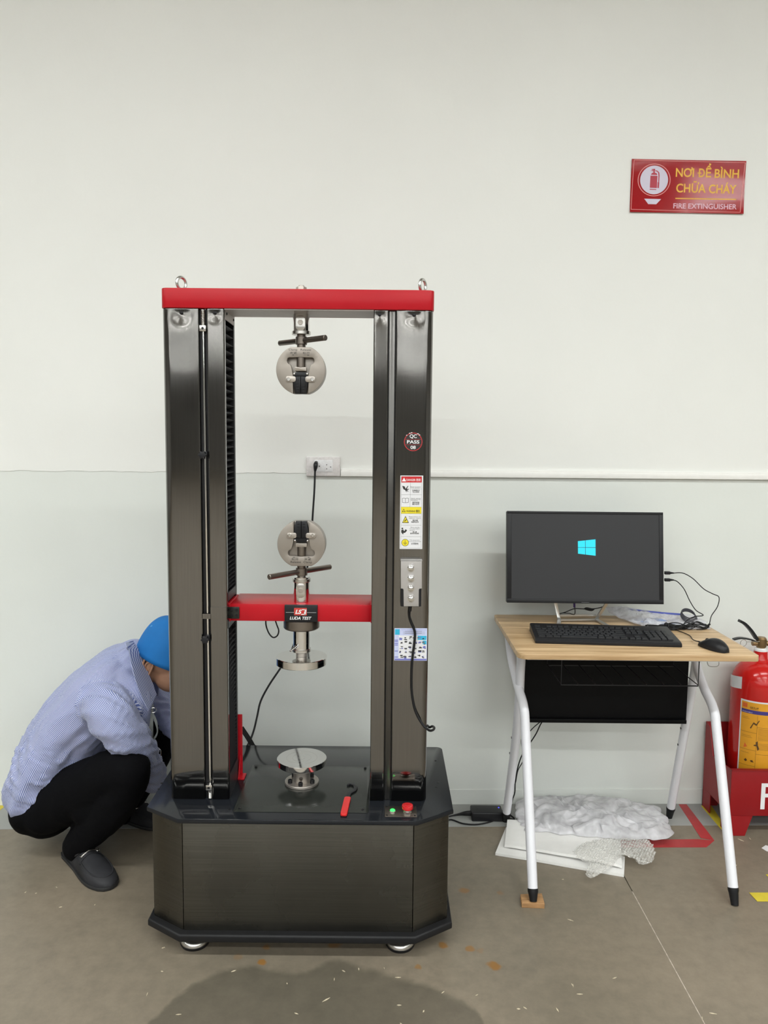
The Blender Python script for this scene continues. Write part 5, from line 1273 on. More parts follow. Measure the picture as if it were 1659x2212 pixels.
# ------------------------------------------------------------------ sign on the wall
q = [WP.ray(1363.5, 346), WP.ray(1610.4, 347.5), WP.ray(1605, 461), WP.ray(1360, 460.5)]
sx0, sx1 = (q[0][0] + q[3][0]) / 2, (q[1][0] + q[2][0]) / 2; sz0, sz1 = (q[2][1] + q[3][1]) / 2, (q[0][1] + q[1][1]) / 2
SW, SH = sx1 - sx0, sz1 - sz0
sg = thing('fire_sign', 'glossy red wall sign with yellow words and an extinguisher emblem', 'sign', tuple(WP.M @ Vector(((sx0 + sx1) / 2, (sz0 + sz1) / 2, 0))))
def SG(x, y): # crop pixels (5.925 per photo pixel) -> sheet fractions
    u = (x - 68) / (1526 - 68); v = (774 - y) / (774 - 92); return (sx0 + SW * u, sz0 + SH * v)
def bowed(mb, poly, d, th, mi=0):
    """pieces follow the slightly bowed plastic sheet"""
    t_ = bmesh.new(); vs = [t_.verts.new((p[0], p[1], d)) for p in poly]; t_.faces.new(vs)
    r_ = bmesh.ops.extrude_face_region(t_, geom=t_.faces[:]); 
    for e_ in r_['geom']:
        if isinstance(e_, bmesh.types.BMVert): e_.co.z -= th
    mb.merge(t_, WP.M, mi)
rows_ = 16; mb = MB(); grid = []
def bow(u, v):
    s_ = (u - sx0) / SW; t_ = (v - sz0) / SH
    return .0004 + .0030 * (abs(2 * t_ - 1) ** 3) * (0.35 + .65 * abs(2 * s_ - 1)) 
front = [[WP.M @ Vector((sx0 + SW * i / 40, sz0 + SH * j / rows_, .0030 + bow(sx0 + SW * i / 40, sz0 + SH * j / rows_))) for i in range(41)] for j in range(rows_ + 1)]
Vv = [[mb.bm.verts.new(p) for p in r_] for r_ in front]; Bv = [[mb.bm.verts.new(p - WN * .002) for p in r_] for r_ in front]
for j in range(rows_):
    for i in range(40):
        mb.bm.faces.new((Vv[j][i], Vv[j][i + 1], Vv[j + 1][i + 1], Vv[j + 1][i])); mb.bm.faces.new((Bv[j][i], Bv[j + 1][i], Bv[j + 1][i + 1], Bv[j][i + 1]))
for i in range(40):
    mb.bm.faces.new((Vv[0][i + 1], Vv[0][i], Bv[0][i], Bv[0][i + 1])); mb.bm.faces.new((Vv[-1][i], Vv[-1][i + 1], Bv[-1][i + 1], Bv[-1][i]))
for j in range(rows_):
    mb.bm.faces.new((Vv[j][0], Vv[j + 1][0], Bv[j + 1][0], Bv[j][0])); mb.bm.faces.new((Vv[j + 1][-1], Vv[j][-1], Bv[j][-1], Bv[j + 1][-1]))
sheet_ = mb.build('sign_sheet', M['signred'], sg, smooth=50)
D0 = .0032
def onb(co): # lift flat print onto the bowed sheet
    return WP.M @ Vector((co.x, co.y, co.z + bow(co.x, co.y)))
def sshape(mb, poly, d=D0, th=.0002):
    t_ = bmesh.new(); f = t_.faces.new([t_.verts.new((p[0], p[1], d)) for p in poly])
    bmesh.ops.triangulate(t_, faces=[f])
    for _ in range(2):
        bmesh.ops.subdivide_edges(t_, edges=[e_ for e_ in t_.edges if e_.calc_length() > .03], cuts=2, use_grid_fill=False)
    bmesh.ops.triangulate(t_, faces=t_.faces[:])
    r_ = bmesh.ops.extrude_face_region(t_, geom=t_.faces[:])
    for v in [x for x in r_['geom'] if isinstance(x, bmesh.types.BMVert)]: v.co.z -= th
    for v in t_.verts: v.co = onb(v.co)
    mb.merge(t_)
def stext(mb, t, x, y, h, w, bold=0.0, x1=None):
    u, v = SG(x, y); u2, _ = SG(x + w, y); _, v2 = SG(x, y - h)
    WP.text(mb, t, u, v, v2 - v, w=u2 - u, align='LEFT', d0=D0 - .0002, bold=bold, fn=onb)
mb = MB()
stext(mb, 'NOI', 636, 306, 110, 232, .018); stext(mb, 'D', 930, 306, 110, 76, .018); stext(mb, 'Ể', 1020, 306, 110 * 1.0, 68, .018)
sshape(mb, [SG(812, 222), SG(826, 216), SG(834, 196), SG(828, 182), SG(846, 182), SG(852, 204), SG(842, 226), SG(822, 238)])
sshape(mb, [SG(912, 262), SG(962, 262), SG(962, 248), SG(912, 248)]); stext(mb, 'BÌNH', 1132, 310, 110, 312, .018)
stext(mb, 'CHỮA', 650, 506, 110, 378, .018); stext(mb, 'CHÁY', 1068, 510, 110, 352, .018)
sshape(mb, [SG(644, 594), SG(1424, 594), SG(1424, 580), SG(644, 580)])
mb.build('yellow_words', M['goldtext'], sheet_, smooth=0)
mb = MB(); stext(mb, 'FIRE EXTINGUISHER', 622, 716, 66, 812, .016)
cx, cy = 363, 355
def ring(mb, r0, r1):
    for k in range(48):
        a_, b_ = 2 * math.pi * k / 48, 2 * math.pi * (k + 1) / 48
        sshape(mb, [SG(cx + r0 * math.cos(a_), cy + r0 * math.sin(a_)), SG(cx + r1 * math.cos(a_), cy + r1 * math.sin(a_)), SG(cx + r1 * math.cos(b_), cy + r1 * math.sin(b_)), SG(cx + r0 * math.cos(b_), cy + r0 * math.sin(b_))])
mb.build('white_words', mat('pink_white_print', (.72, .47, .55), .35, noise_amt=.01), sheet_, smooth=0)
mb = MB(); sshape(mb, [SG(cx + 178 * math.cos(2 * math.pi * k / 48), cy + 184 * math.sin(2 * math.pi * k / 48)) for k in range(48)])
sshape(mb, [SG(246, 598), SG(462, 600), SG(402, 668), SG(300, 668)])
mb.build('emblem_disc', M['lilac'], sheet_, smooth=0)
mb = MB(); ring(mb, 200, 209)
for a_ in ([(92, 108), (1532, 116), (1532, 110), (92, 102)], [(76, 744), (1500, 758), (1500, 752), (76, 738)], [(96, 104), (90, 104), (76, 742), (82, 742)], [(1536, 112), (1528, 112), (1496, 756), (1503, 756)]):
    sshape(mb, [((lambda p: (sx0 + SW * (p[0] - 68) / 1458 * .985 + .001, p[1]))((x, 0))[0], SG(x, y)[1]) for x, y in a_])
mb.build('thin_border', M['pinkline'], sheet_, smooth=0)
mb = MB(); D1 = D0 + .0002
for pl_ in ([(314, 300), (404, 300), (402, 458), (312, 456)], [(312, 470), (398, 472), (392, 482), (310, 480)], [(318, 288), (330, 268), (345, 260), (376, 262), (392, 270), (402, 290)], [(348, 262), (350, 232), (366, 232), (368, 262)],
            [(346, 212), (372, 212), (368, 234), (350, 234)], [(318, 216), (346, 214), (352, 228), (332, 224)], [(306, 240), (336, 228), (352, 234), (350, 244), (330, 238)], [(372, 230), (402, 236), (424, 258), (430, 296), (428, 380), (416, 380), (416, 300), (410, 262), (396, 246), (372, 242)], [(410, 380), (430, 382), (428, 458), (408, 456)]):
    sshape(mb, [SG(*p) for p in pl_], D1)
mb.build('extinguisher_emblem', mat('crimson_print', (.42, .015, .04), .35, noise_amt=.01), sheet_, smooth=0)

# ------------------------------------------------------------------ outlet, cord, trunking
o0, o1 = WP.ray(662, 1028), WP.ray(735, 987)
ol = thing('wall_outlet', 'white double wall socket still wrapped in thin plastic film', 'socket', tuple(WP.M @ Vector(((o0[0] + o1[0]) / 2, (o0[1] + o1[1]) / 2, 0))))
mb = MB(); WP.shape(mb, rrect(o0[0], o1[0], o0[1], o1[1], .003, 3), .0002, .012, bev=.0025); fp = mb.build('face_plate', M['whiteplastic'], ol)
i0, i1 = WP.ray(678, 1019), WP.ray(719, 994)
mb = MB(); WP.shape(mb, rrect(i0[0], i1[0], i0[1], i1[1], .0015, 3), .0118, .0135, bev=.0006); mb.build('socket_module', M['white'], ol)
mb = MB()
for px, py in ((690.5, 1007), (714.5, 1008.5)):
    u, v = WP.ray(px, py); WP.shape(mb, circ(u, v, .0024, 14), .0135, .0139)
u, v = WP.ray(706, 1002); WP.shape(mb, rrect(u - .0018, u + .0018, v - .005, v - .001, .0005, 2), .0135, .0138); u, v = WP.ray(706, 1013); WP.shape(mb, rrect(u - .0018, u + .0018, v - .001, v + .003, .0005, 2), .0135, .0138)
mb.build('socket_hole', M['ink'], ol, smooth=0)
mb = MB(); rn = random.Random(3); nu, nv = 26, 14; gr = [[WP.M @ Vector((o0[0] - .002 + (o1[0] - o0[0] + .004) * i / nu, o0[1] - .002 + (o1[1] - o0[1] + .004) * j / nv, .0150 + .0022 * (1 - 2 * abs(noise.noise(Vector((i * .35 + j * .5, j * .55 - i * .2, 3)))))  - (.012 if i in (0, nu) or j in (0, nv) else 0))) for i in range(nu + 1)] for j in range(nv + 1)]
V_ = [[mb.bm.verts.new(p) for p in r_] for r_ in gr]
for j in range(nv):
    for i in range(nu): mb.bm.faces.new((V_[j][i], V_[j][i + 1], V_[j + 1][i + 1], V_[j + 1][i]))
mb.build('wrap_film', M['film'], ol, smooth=25)
t0, _ = WP.ray(736, 1024); zA, zB = WP.ray(900, 1030)[1], WP.ray(900, 1016.5)[1]
zA = (WP.ray(940, 1030.5)[1] + WP.ray(1659, 1036)[1]) / 2; zB = (WP.ray(940, 1017)[1] + WP.ray(1659, 1018.5)[1]) / 2
tk = thing('cable_trunking', 'long cream plastic cable trunking fixed along the wall from the socket', 'cable trunking', tuple(WP.M @ Vector((1.0, zA, 0))))
mb = MB(); WP.shape(mb, [(t0, zA), (3.6, zA), (3.6, zB - .006), (t0, zB - .006)], .0005, .0115, bev=.002); WP.shape(mb, [(t0 + .002, zB - .007), (3.6, zB - .007), (3.6, zB), (t0 + .002, zB)], .0005, .0085, bev=.0012); mb.build('trunking_body', M['trunking'], tk)

pcd = thing('mains_cable', 'black power cord plugged into the wall socket and hanging behind the press', 'cable', tuple(at(682, 1005, Y=2.90)))
mb = MB(); pa, pb, pc_ = at(682.5, 997, Y=2.905), at(682, 1003, Y=2.893), at(681, 1015, Y=2.893)
mb.tube([at(683, 999, Y=2.918), pb, at(681.5, 1010, Y=2.890), at(680.5, 1018, Y=2.890)], [.0065, .0085, .0075, .0045], 14, smooth=3); mb.build('plug', M['plastic'], pcd)
mb = MB(); cp_ = [(680.5, 1018, 2.890), (679, 1060, 2.88), (676, 1105, 2.87), (672, 1160, 2.86), (662, 1240, 2.85), (648, 1340, 2.84), (628, 1410, 2.82), (604, 1446, 2.80), (580, 1482, 2.78), (563, 1515, 2.76), (556, 1545, 2.74), (549, 1575, 2.72), (541, 1598, 2.70), (534, 1612, 2.66), (526, 1640, 2.62)]
mb.tube([at(x, y, Y=Y_) for x, y, Y_ in cp_] + [Vector((-.52, 2.60, .2)), Vector((-.50, 2.60, .02))], .0036, 10, smooth=5); mb.build('cord', M['rubber'], pcd)
hc = thing('hose_bundle', 'bundle of black cables rising behind the base of the press', 'cable', tuple(at(532, 1608, Y=2.58)))
mb = MB()
for k, dx in enumerate((0, 4, 8)):
    mb.tube([at(x + dx, y, Y=2.575 + .01 * k) for x, y in ((516, 1570), (524, 1582), (532, 1594), (540, 1608), (546, 1625))] + [Vector((-.45 + .012 * k, 2.59, .2)), Vector((-.45 + .012 * k, 2.60, .01))], .0035, 8, smooth=4)
mb.build('cords', M['rubber'], hc)

# ------------------------------------------------------------------ extinguisher and stand
sx_l, sy_f, sy_b = 1.285, 2.716, 2.955
zf0, zf1 = at(1583, 1762, Y=sy_f).z, at(1586, 1663.5, Y=sy_f).z
zb1 = at(1534, 1558, Y=sy_b).z
sx_r = sx_l + .52
st_ = thing('extinguisher_stand', 'dark red metal floor stand with a white letter holding the extinguisher', 'stand', (1.54, 2.84, 0))
mb = MB(); mb.box(sx_l, sx_r, sy_f, sy_f + .003, zf0, zf1, .0008); mb.box(sx_l, sx_r, sy_f - .003, sy_f + .016, zf1 - .003, zf1, .001); mb.build('front_panel', M['redstand'], st_)
YZ = Matrix(((0, 0, 1, 0), (1, 0, 0, 0), (0, 1, 0, 0), (0, 0, 0, 1)))
for xx in (sx_l, sx_r - .003):
    mb = MB(); mb.prism([(sy_f + .0032, zf0), (sy_f + .0032, zf1), (sy_b - .075, zb1 - .11), (sy_b - .04, zb1 - .01), (sy_b, zb1), (sy_b, zf0)], xx, xx + .003, YZ); mb.build('side_panel', M['redstand'], st_, smooth=0)
mb = MB(); mb.box(sx_l + .0032, sx_r - .0032, sy_b - .003, sy_b, zf0, zb1, .0005); mb.build('back_panel', M['redstand'], st_)
mb = MB(); mb.box(sx_l + .0032, sx_r - .0032, sy_f + .0032, sy_b - .0032, zf0, zf0 + .003); mb.build('tray_bottom', M['redstand'], st_, smooth=0)
for xx, k in ((sx_l, 1), (sx_r, -1)):
    for yy, j in ((sy_f, 1), (sy_b, -1)):
        w_, w2 = .085, .060
        mb = MB()
        mb.box(min(xx, xx + k * .003), max(xx, xx + k * .003), min(yy, yy + j * .07), max(yy, yy + j * .07), 0.001, zf0 - .0005)
        lo, hi = sorted((yy, yy + j * .003))
        mb.prism([(xx, zf0 - .0005), (xx + k * w_, zf0 - .0005), (xx + k * w2, 0.001), (xx, 0.001)], -hi, -lo, Matrix(((1, 0, 0, 0), (0, 0, -1, 0), (0, 1, 0, 0), (0, 0, 0, 1))))
        mb.build('foot', M['redstand'], st_, smooth=0)
pl = Plane((0, sy_f, 0)); u, v = pl.ray(1642, 1748); _, v2 = pl.ray(1642, 1692)
mb = MB(); hh = v2 - v; ww = hh * .50; tt = hh * .155
pl.shape(mb, [(u, v), (u + tt, v), (u + tt, v2), (u, v2)], .0002, .0007)
o_ = [(u + tt, v2), (u + ww * .60, v2)] + [(u + ww * .55 + ww * .45 * math.sin(math.radians(a_)), v2 - hh * .27 + hh * .27 * math.cos(math.radians(a_))) for a_ in range(15, 180, 15)] + [(u + tt, v2 - hh * .54)]
i_ = [(u + tt, v2 - tt * .9), (u + ww * .58, v2 - tt * .9)] + [(u + ww * .55 + (ww * .45 - tt) * math.sin(math.radians(a_)), v2 - hh * .27 + (hh * .27 - tt * .9) * math.cos(math.radians(a_))) for a_ in range(15, 180, 15)] + [(u + tt, v2 - hh * .54 + tt * .9)]
for k in range(len(o_) - 1): pl.shape(mb, [o_[k], o_[k + 1], i_[k + 1], i_[k]][::-1], .0002, .0007)
mb.build('white_letter', M['white'], st_, smooth=0)

EY = 2.858; EX = at(1638, 1500, Y=EY).x; ER = .0985
zE = lambda py: at(1638, py, Y=EY).z
ex = thing('fire_extinguisher', 'large red fire extinguisher with an orange instruction label standing in the red stand', 'fire extinguisher', (EX, EY, zf0 + .004))
zb_ = zf0 + .004; zs = zE(1478); zn = zE(1424)
prof = [(0, ER - .012), (.004, ER - .004), (.012, ER)] + [(zs - zb_, ER)] 
for k in range(1, 9):
    a_ = math.radians(90 * k / 9); prof.append((zs - zb_ + (zn - zs) * (math.sin(a_)) * .96, .030 + (ER - .030) * math.cos(a_)))
prof += [(zn - zb_, .030), (zn - zb_ + .004, .026), (zE(1405) - zb_, .024)]
mb = MB(); mb.lathe(prof, (EX, EY, zb_), n=64); cyl_ = mb.build('cylinder_body', M['red2'], ex, smooth=50)
mb = MB(); z_ = zE(1405); mb.lathe([(0, .0245), (.006, .0245), (.008, .018), (.011, .016)], (EX, EY, z_), n=28); mb.build('neck_ring', M['white'], ex)
z_ += .010; zt = zE(1376)
mb = MB(); mb.lathe([(0, .015), (.008, .019), (zt - z_ - .006, .019), (zt - z_, .014)], (EX, EY, z_), n=12); mb.cyl((EX - .034, EY, z_ + .018), (EX + .045, EY, z_ + .018), .010, n=14); mb.build('valve', M['brass'], ex)
mb = MB()
lev = [at(x, y, Y=EY) for x, y in ((1634, 1380), (1622, 1362), (1608, 1347), (1597, 1341))]
for a_, b_ in ((-.0085, -.0055), (.0055, .0085)): pass
pts = lev; rings = []
for i, p in enumerate(pts): rings.append(p)
def strap_bar(mb, pts, w, t):
    R = []
    for i, p in enumerate(pts):
        d_ = (pts[min(i + 1, len(pts) - 1)] - pts[max(0, i - 1)]).normalized(); n_ = Vector((0, 1, 0)).cross(d_).normalized()
        R.append([p + Vector((0, w / 2, 0)) + n_ * t / 2, p + Vector((0, -w / 2, 0)) + n_ * t / 2, p + Vector((0, -w / 2, 0)) - n_ * t / 2, p + Vector((0, w / 2, 0)) - n_ * t / 2])
    mb.quadstrip(R)
sp2, _ = spline(lev, [0] * 4, 4); strap_bar(mb, sp2, .022, .010); mb.build('squeeze_lever', M['blackmetal'], ex)
mb = MB(); low = [at(x, y, Y=EY) for x, y in ((1634, 1386), (1620, 1381), (1600, 1378), (1584, 1381))]; sp2, _ = spline(low, [0] * 4, 4); strap_bar(mb, sp2, .018, .0045); mb.build('carry_handle', M['blackmetal'], ex)
mb = MB(); rc = at(1606, 1389, Y=EY - .015); mb.torus(rc, (.2, -1, 0), .013, .0011, 24, 6); mb.tube([rc + Vector((.012, 0, .004)), Vector((EX - .010, EY - .012, rc.z + .006))], .0012, 6); mb.build('safety_pin', M['zinc'], ex)
hp = [Vector((EX + .045, EY, z_ + .018)), Vector((EX + .085, EY, z_ + .020)), Vector((EX + .125, EY, z_ - .03)), Vector((EX + .130, EY - .005, z_ - .16)), Vector((EX + .128, EY - .01, zb_ + .05))]
mb = MB(); mb.tube(hp, .011, 12, smooth=6); mb.build('hose', M['rubber'], ex)
# labels wrapped on the cylinder: arc length u from the facing direction
def EL(px, py):
    d = fwd + camR * ((px - PX0) / FPX) - camU * ((py - PY0) / FPX)
    ox, oy = -EX, -EY; a_ = d.x ** 2 + d.y ** 2; b_ = 2 * (ox * d.x + oy * d.y); c_ = ox * ox + oy * oy - ER * ER
    t = (-b_ - math.sqrt(max(0, b_ * b_ - 4 * a_ * c_))) / (2 * a_)
    return (math.atan2(d.x * t - EX, EY - d.y * t) * ER, CAMH + d.z * t)
def wrap(co): return Vector((EX + (ER + co.z) * math.sin(co.x / ER), EY - (ER + co.z) * math.cos(co.x / ER), co.y))
def eshape(mb, poly, d, th=.0002):
    t_ = bmesh.new(); f = t_.faces.new([t_.verts.new((p[0], p[1], d)) for p in poly]); bmesh.ops.triangulate(t_, faces=[f])
    for _ in range(4):
        es = [e_ for e_ in t_.edges if e_.calc_length() > .014]
        if es: bmesh.ops.subdivide_edges(t_, edges=es, cuts=1)
        bmesh.ops.triangulate(t_, faces=t_.faces[:])
    r_ = bmesh.ops.extrude_face_region(t_, geom=t_.faces[:])
    for v in [x for x in r_['geom'] if isinstance(x, bmesh.types.BMVert)]: v.co.z -= th
    for v in t_.verts: v.co = wrap(v.co)
    mb.merge(t_)
def erect(mb, u0, v0, u1, v1, d): eshape(mb, [(u0, v0), (u1, v0), (u1, v1), (u0, v1)], d)
uL, vT = EL(1601, 1508); _, vB = EL(1600, 1665); vB -= .03; uR = uL + .20
mb = MB(); erect(mb, uL, vB, uR, vT, .0006); lab_ = mb.build('instruction_label', M['label_white'], ex, smooth=50)
mb = MB(); erect(mb, uL + .005, vB, uR - .005, vT - .006, .0009); mb.build('orange_field', M['orange_label'], lab_, smooth=50)
mb = MB(); _, va = EL(1630, 1535); _, vb = EL(1630, 1543); erect(mb, uL + .005, vb, uR - .005, va, .0012); mb.build('navy_band', M['navy'], lab_, smooth=50)
mb = MB()
for py in (1583, 1621, 1655): _, v_ = EL(1625, py); erect(mb, uL + .006, v_, uL + .062, v_ + .0008, .0012)
_, v_ = EL(1625, 1545); erect(mb, uL + .0625, vB, uL + .0633, v_, .0012)
_, v_ = EL(1625, 1570); erect(mb, uL + .0625, v_, uL + .12, v_ + .0008, .0012); _, v_ = EL(1625, 1628); erect(mb, uL + .0625, v_, uL + .12, v_ + .0008, .0012)
WP.text(mb, '干粉灭火器', uL + .035, EL(1630, 1533)[1], .008, w=.030, align='LEFT', d0=.0010, bold=.02, fn=wrap)
for py, w_ in ((1550, .022), (1553, .026), (1590, .034), (1593, .038), (1627, .03)): _, v_ = EL(1620, py); erect(mb, uL + .010, v_, uL + .010 + w_, v_ + .0007, .0012)
for k in range(18):
    _, v_ = EL(1650, 1577 + k * 2.6); 
    if k not in (10, 11): erect(mb, uL + .067, v_, uL + .105, v_ + .0007, .0012)
# hand-drawn figures: seated valve, running figure with fire, extinguisher pin
def ep(pts, d=.0012): eshape(mb, [EL(*p) for p in pts], d)
ep([(1632, 1604), (1637, 1601), (1637, 1610), (1640, 1618), (1636, 1622), (1634, 1612), (1628, 1611), (1628, 1609), (1633, 1608)])
ep([(1607, 1640), (1611, 1637), (1614, 1642), (1610, 1644)]); ep([(1620, 1642), (1625, 1642), (1628, 1647), (1622, 1646)])
ep([(1620, 1572), (1628, 1560), (1634, 1564), (1640, 1556), (1641, 1558), (1634, 1568), (1628, 1564), (1622, 1574)])
mb.build('black_print', mat('brown_black_print', (.10, .045, .01), .5), lab_, smooth=0)
mb = MB(); WP.text(mb, 'PORTABLE', uL + .009, EL(1630, 1541.5)[1], .0035, w=.036, align='LEFT', d0=.0013, bold=.01, fn=wrap)
mb.build('pale_words', M['lilac'], lab_, smooth=0)
mb = MB(); ep_ = [EL(*p) for p in ((1606, 1613), (1609, 1603), (1614, 1612))]; eshape(mb, ep_, .0012); erect(mb, uL + .009, EL(1630, 1531)[1], uL + .026, EL(1630, 1522)[1], .0012); mb.build('red_print', mat('orange_red_print', (.65, .12, .02), .5), lab_, smooth=0)
ua, va = EL(1574, 1455); ub, vb = EL(1602, 1488)
mb = MB(); eshape(mb, [(ua, EL(1576, 1480)[1]), (ub, vb), (ub, EL(1603, 1462)[1]), (ua, va)], .0005); il = mb.build('inspection_label', M['label_white'], ex, 'small white paper label', smooth=50)
mb = MB()
for k in range(6):
    v_ = va - .008 - k * .0058; u0 = ua + .006
    erect(mb, u0, v_ - .001, u0 + .018 + .006 * ((k * 7) % 3), v_, .0008)
mb.build('red_lines', M['pinkline'], il, smooth=0)

# ------------------------------------------------------------------ squatting person
def PV(px, py, Y): return at(px, py, Y=Y)
class Chain:
    def __init__(s, st, ref=(0, 1, 0), k=8):
        P = [x[0] for x in st]; a = [x[1] for x in st]; b = [x[2] if len(x) > 2 else x[1] for x in st]
        s.P, s.a = spline(P, a, k); _, s.b = spline(P, b, k); s.ref = Vector(ref); s.fr = []
        s.r0 = sum(s.a + s.b) / (2 * len(s.a)); L = 0; s.len = [0]
        for i in range(1, len(s.P)): L += (s.P[i] - s.P[i - 1]).length; s.len.append(L)
        for i, p in enumerate(s.P):
            t = (s.P[min(i + 1, len(s.P) - 1)] - s.P[max(0, i - 1)]).normalized()
            bb = (s.ref - t * s.ref.dot(t)).normalized(); s.fr.append((t, bb, bb.cross(t)))
    def add(s, mb, n=24, cap=True):
        R = []
        def ring(i, f, off):
            t, bb, nn = s.fr[i]
            return [s.P[i] + t * off + (nn * math.cos(2 * math.pi * k / n) * s.a[i] + bb * math.sin(2 * math.pi * k / n) * s.b[i]) * f for k in range(n)]
        if cap:
            for q in (.25, .6, .85): R.append(ring(0, q, -min(s.a[0], s.b[0]) * math.sqrt(1 - q * q)))
        for i in range(len(s.P)): R.append(ring(i, 1, 0))
        if cap:
            for q in (.85, .6, .25): R.append(ring(-1, q, min(s.a[-1], s.b[-1]) * math.sqrt(1 - q * q)))
        mb.quadstrip(R)
    def locate(s, p):
        best = None
        for i in range(len(s.P) - 1):
            a, b = s.P[i], s.P[i + 1]; ab = b - a; t = (p - a).dot(ab) / max(1e-9, ab.length_squared)
            t = 0 if t < 0 else 1 if t > 1 else t
            q = a + ab * t; r = s.a[i] + s.b[i]; d = (p - q).length / max(.02, r / 2)
            if best is None or d < best[0]: best = (d, i, t)
        d, i, t = best; q = s.P[i].lerp(s.P[i + 1], t)
        bb = s.fr[i][1].lerp(s.fr[i + 1][1], t); nn = s.fr[i][2].lerp(s.fr[i + 1][2], t); v = p - q
        return d, s.len[i] + (s.len[i + 1] - s.len[i]) * t, math.atan2(v.dot(bb), v.dot(nn)), s.r0

def remesh(mb, name, vox, m, parent, sm=2, label=None, post=None):
    me = bpy.data.meshes.new(name)
    bmesh.ops.recalc_face_normals(mb.bm, faces=mb.bm.faces[:]); mb.bm.to_mesh(me); mb.bm.free()
    o = bpy.data.objects.new(name, me); link(o)
    r = o.modifiers.new('r', 'REMESH'); r.mode = 'VOXEL'; r.voxel_size = vox
    s_ = o.modifiers.new('s', 'SMOOTH'); s_.iterations = sm; s_.factor = 0.5
    bpy.context.view_layer.update()
    me2 = bpy.data.meshes.new_from_object(o.evaluated_get(bpy.context.evaluated_depsgraph_get()))
    bpy.data.objects.remove(o); me2.name = name
    if post: post(me2)
    me2.polygons.foreach_set('use_smooth', [True] * len(me2.polygons))
    return mesh_obj(name, me2, m, parent, label)

per = thing('person', 'person squatting beside the press in a blue cap, striped blue shirt and black trousers', 'person', (-1.0, 2.58, 0))

# stripes follow the cloth through a stored coordinate
def stripe_mat():
    m = bpy.data.materials.new('blue_white_striped_cotton'); m.use_nodes = True
    nt = m.node_tree; N = nt.nodes; L = nt.links; b = N['Principled BSDF']
    at_ = N.new('ShaderNodeAttribute'); at_.attribute_name = 'stripe'
    mu = N.new('ShaderNodeMath'); mu.operation = 'MULTIPLY'; L.new(at_.outputs['Fac'], mu.inputs[0]); mu.inputs[1].default_value = 2 * math.pi / .0034
    si = N.new('ShaderNodeMath'); si.operation = 'SINE'; L.new(mu.outputs[0], si.inputs[0])
    mr = N.new('ShaderNodeMapRange'); L.new(si.outputs[0], mr.inputs[0]); mr.inputs[1].default_value = -.5; mr.inputs[2].default_value = .5
    mx = N.new('ShaderNodeMix'); mx.data_type = 'RGBA'; L.new(mr.outputs[0], mx.inputs[0]); mx.inputs[6].default_value = (0.085, 0.12, 0.34, 1); mx.inputs[7].default_value = (0.54, 0.57, 0.72, 1)
    L.new(mx.outputs[2], b.inputs['Base Color']); b.inputs['Roughness'].default_value = 0.75
    b.inputs['Sheen Weight'].default_value = 0.15
    tc = N.new('ShaderNodeTexCoord'); nz = N.new('ShaderNodeTexNoise'); nz.inputs['Scale'].default_value = 28; nz.inputs['Detail'].default_value = 3; nz.inputs['Distortion'].default_value = 1.2
    L.new(tc.outputs['Object'], nz.inputs['Vector']); bp = N.new('ShaderNodeBump'); bp.inputs['Strength'].default_value = 0.35; bp.inputs['Distance'].default_value = 0.006
    L.new(nz.outputs[0], bp.inputs['Height']); L.new(bp.outputs[0], b.inputs['Normal'])
    return m
M['shirt'] = stripe_mat()

torso = Chain([(PV(84, 1722, 2.60), .083, .145), (PV(88, 1700, 2.60), .098, .160), (PV(117, 1628, 2.60), .104, .162), (PV(160, 1560, 2.60), .114, .168), (PV(209, 1512, 2.60), .120, .180), (PV(243, 1478, 2.60), .112, .185), (PV(268, 1446, 2.60), .092, .150), (PV(288, 1428, 2.60), .070, .085)])
armN = Chain([(PV(222, 1506, 2.49), .070), (PV(238, 1540, 2.415), .072), (PV(266, 1580, 2.405), .062), (PV(294, 1616, 2.45), .057), (PV(315, 1652, 2.53), .048), (PV(331, 1680, 2.60), .043)])
armF = Chain([(PV(270, 1480, 2.72), .07), (PV(300, 1490, 2.77), .066), (PV(332, 1512, 2.77), .058), (PV(362, 1540, 2.74), .05), (PV(392, 1580, 2.68), .043)])
mb = MB()
for c_ in (torso, armN, armF): c_.add(mb)
# shirt tail dropping over the hips, and the open front under the chest
Chain([(PV(250, 1480, 2.52), .07, .06), (PV(285, 1512, 2.50), .062, .05), (PV(296, 1548, 2.52), .05, .05), (PV(280, 1590, 2.55), .05, .06)]).add(mb)
Chain([(PV(200, 1540, 2.56), .09, .13), (PV(180, 1600, 2.60), .075, .12), (PV(140, 1660, 2.61), .06, .11)]).add(mb)
def shirt_post(me):
    at_ = me.attributes.new('stripe', 'FLOAT', 'POINT'); vals = []
    nrm = [v.normal.copy() for v in me.vertices]
    for i, v in enumerate(me.vertices):
        p = v.co.copy(); L_ = [(c_.locate(p), j) for j, c_ in enumerate((torso, armN, armF))]
        (d, l_, ang, r_), j = min(L_, key=lambda z: z[0][0])
        vals.append(ang * r_ + (0 if j == 0 else 1.0))
        if j == 0:
            f1 = 1 - 2 * abs(noise.noise(Vector((l_ * 15 + ang * 1.0, ang * .9, 2))))
            f2 = 1 - 2 * abs(noise.noise(Vector((l_ * 5 - ang * 2.2, ang * 2.0 + l_ * 5, 7))))
            k = .016 * max(0, f1) ** 2 * max(0, 1 - abs(l_ - .13) / .2) + .007 * max(-.3, f2)
        else:
            f1 = 1 - 2 * abs(noise.noise(Vector((l_ * 20 + ang * 1.3, ang * .8, 4 + j)))); k = .011 * max(-.2, f1)
        v.co = p + nrm[i] * k
    at_.data.foreach_set('value', vals)
shirt = remesh(mb, 'shirt', .0062, M['shirt'], per, 3, 'blue and white striped long-sleeved shirt', shirt_post)

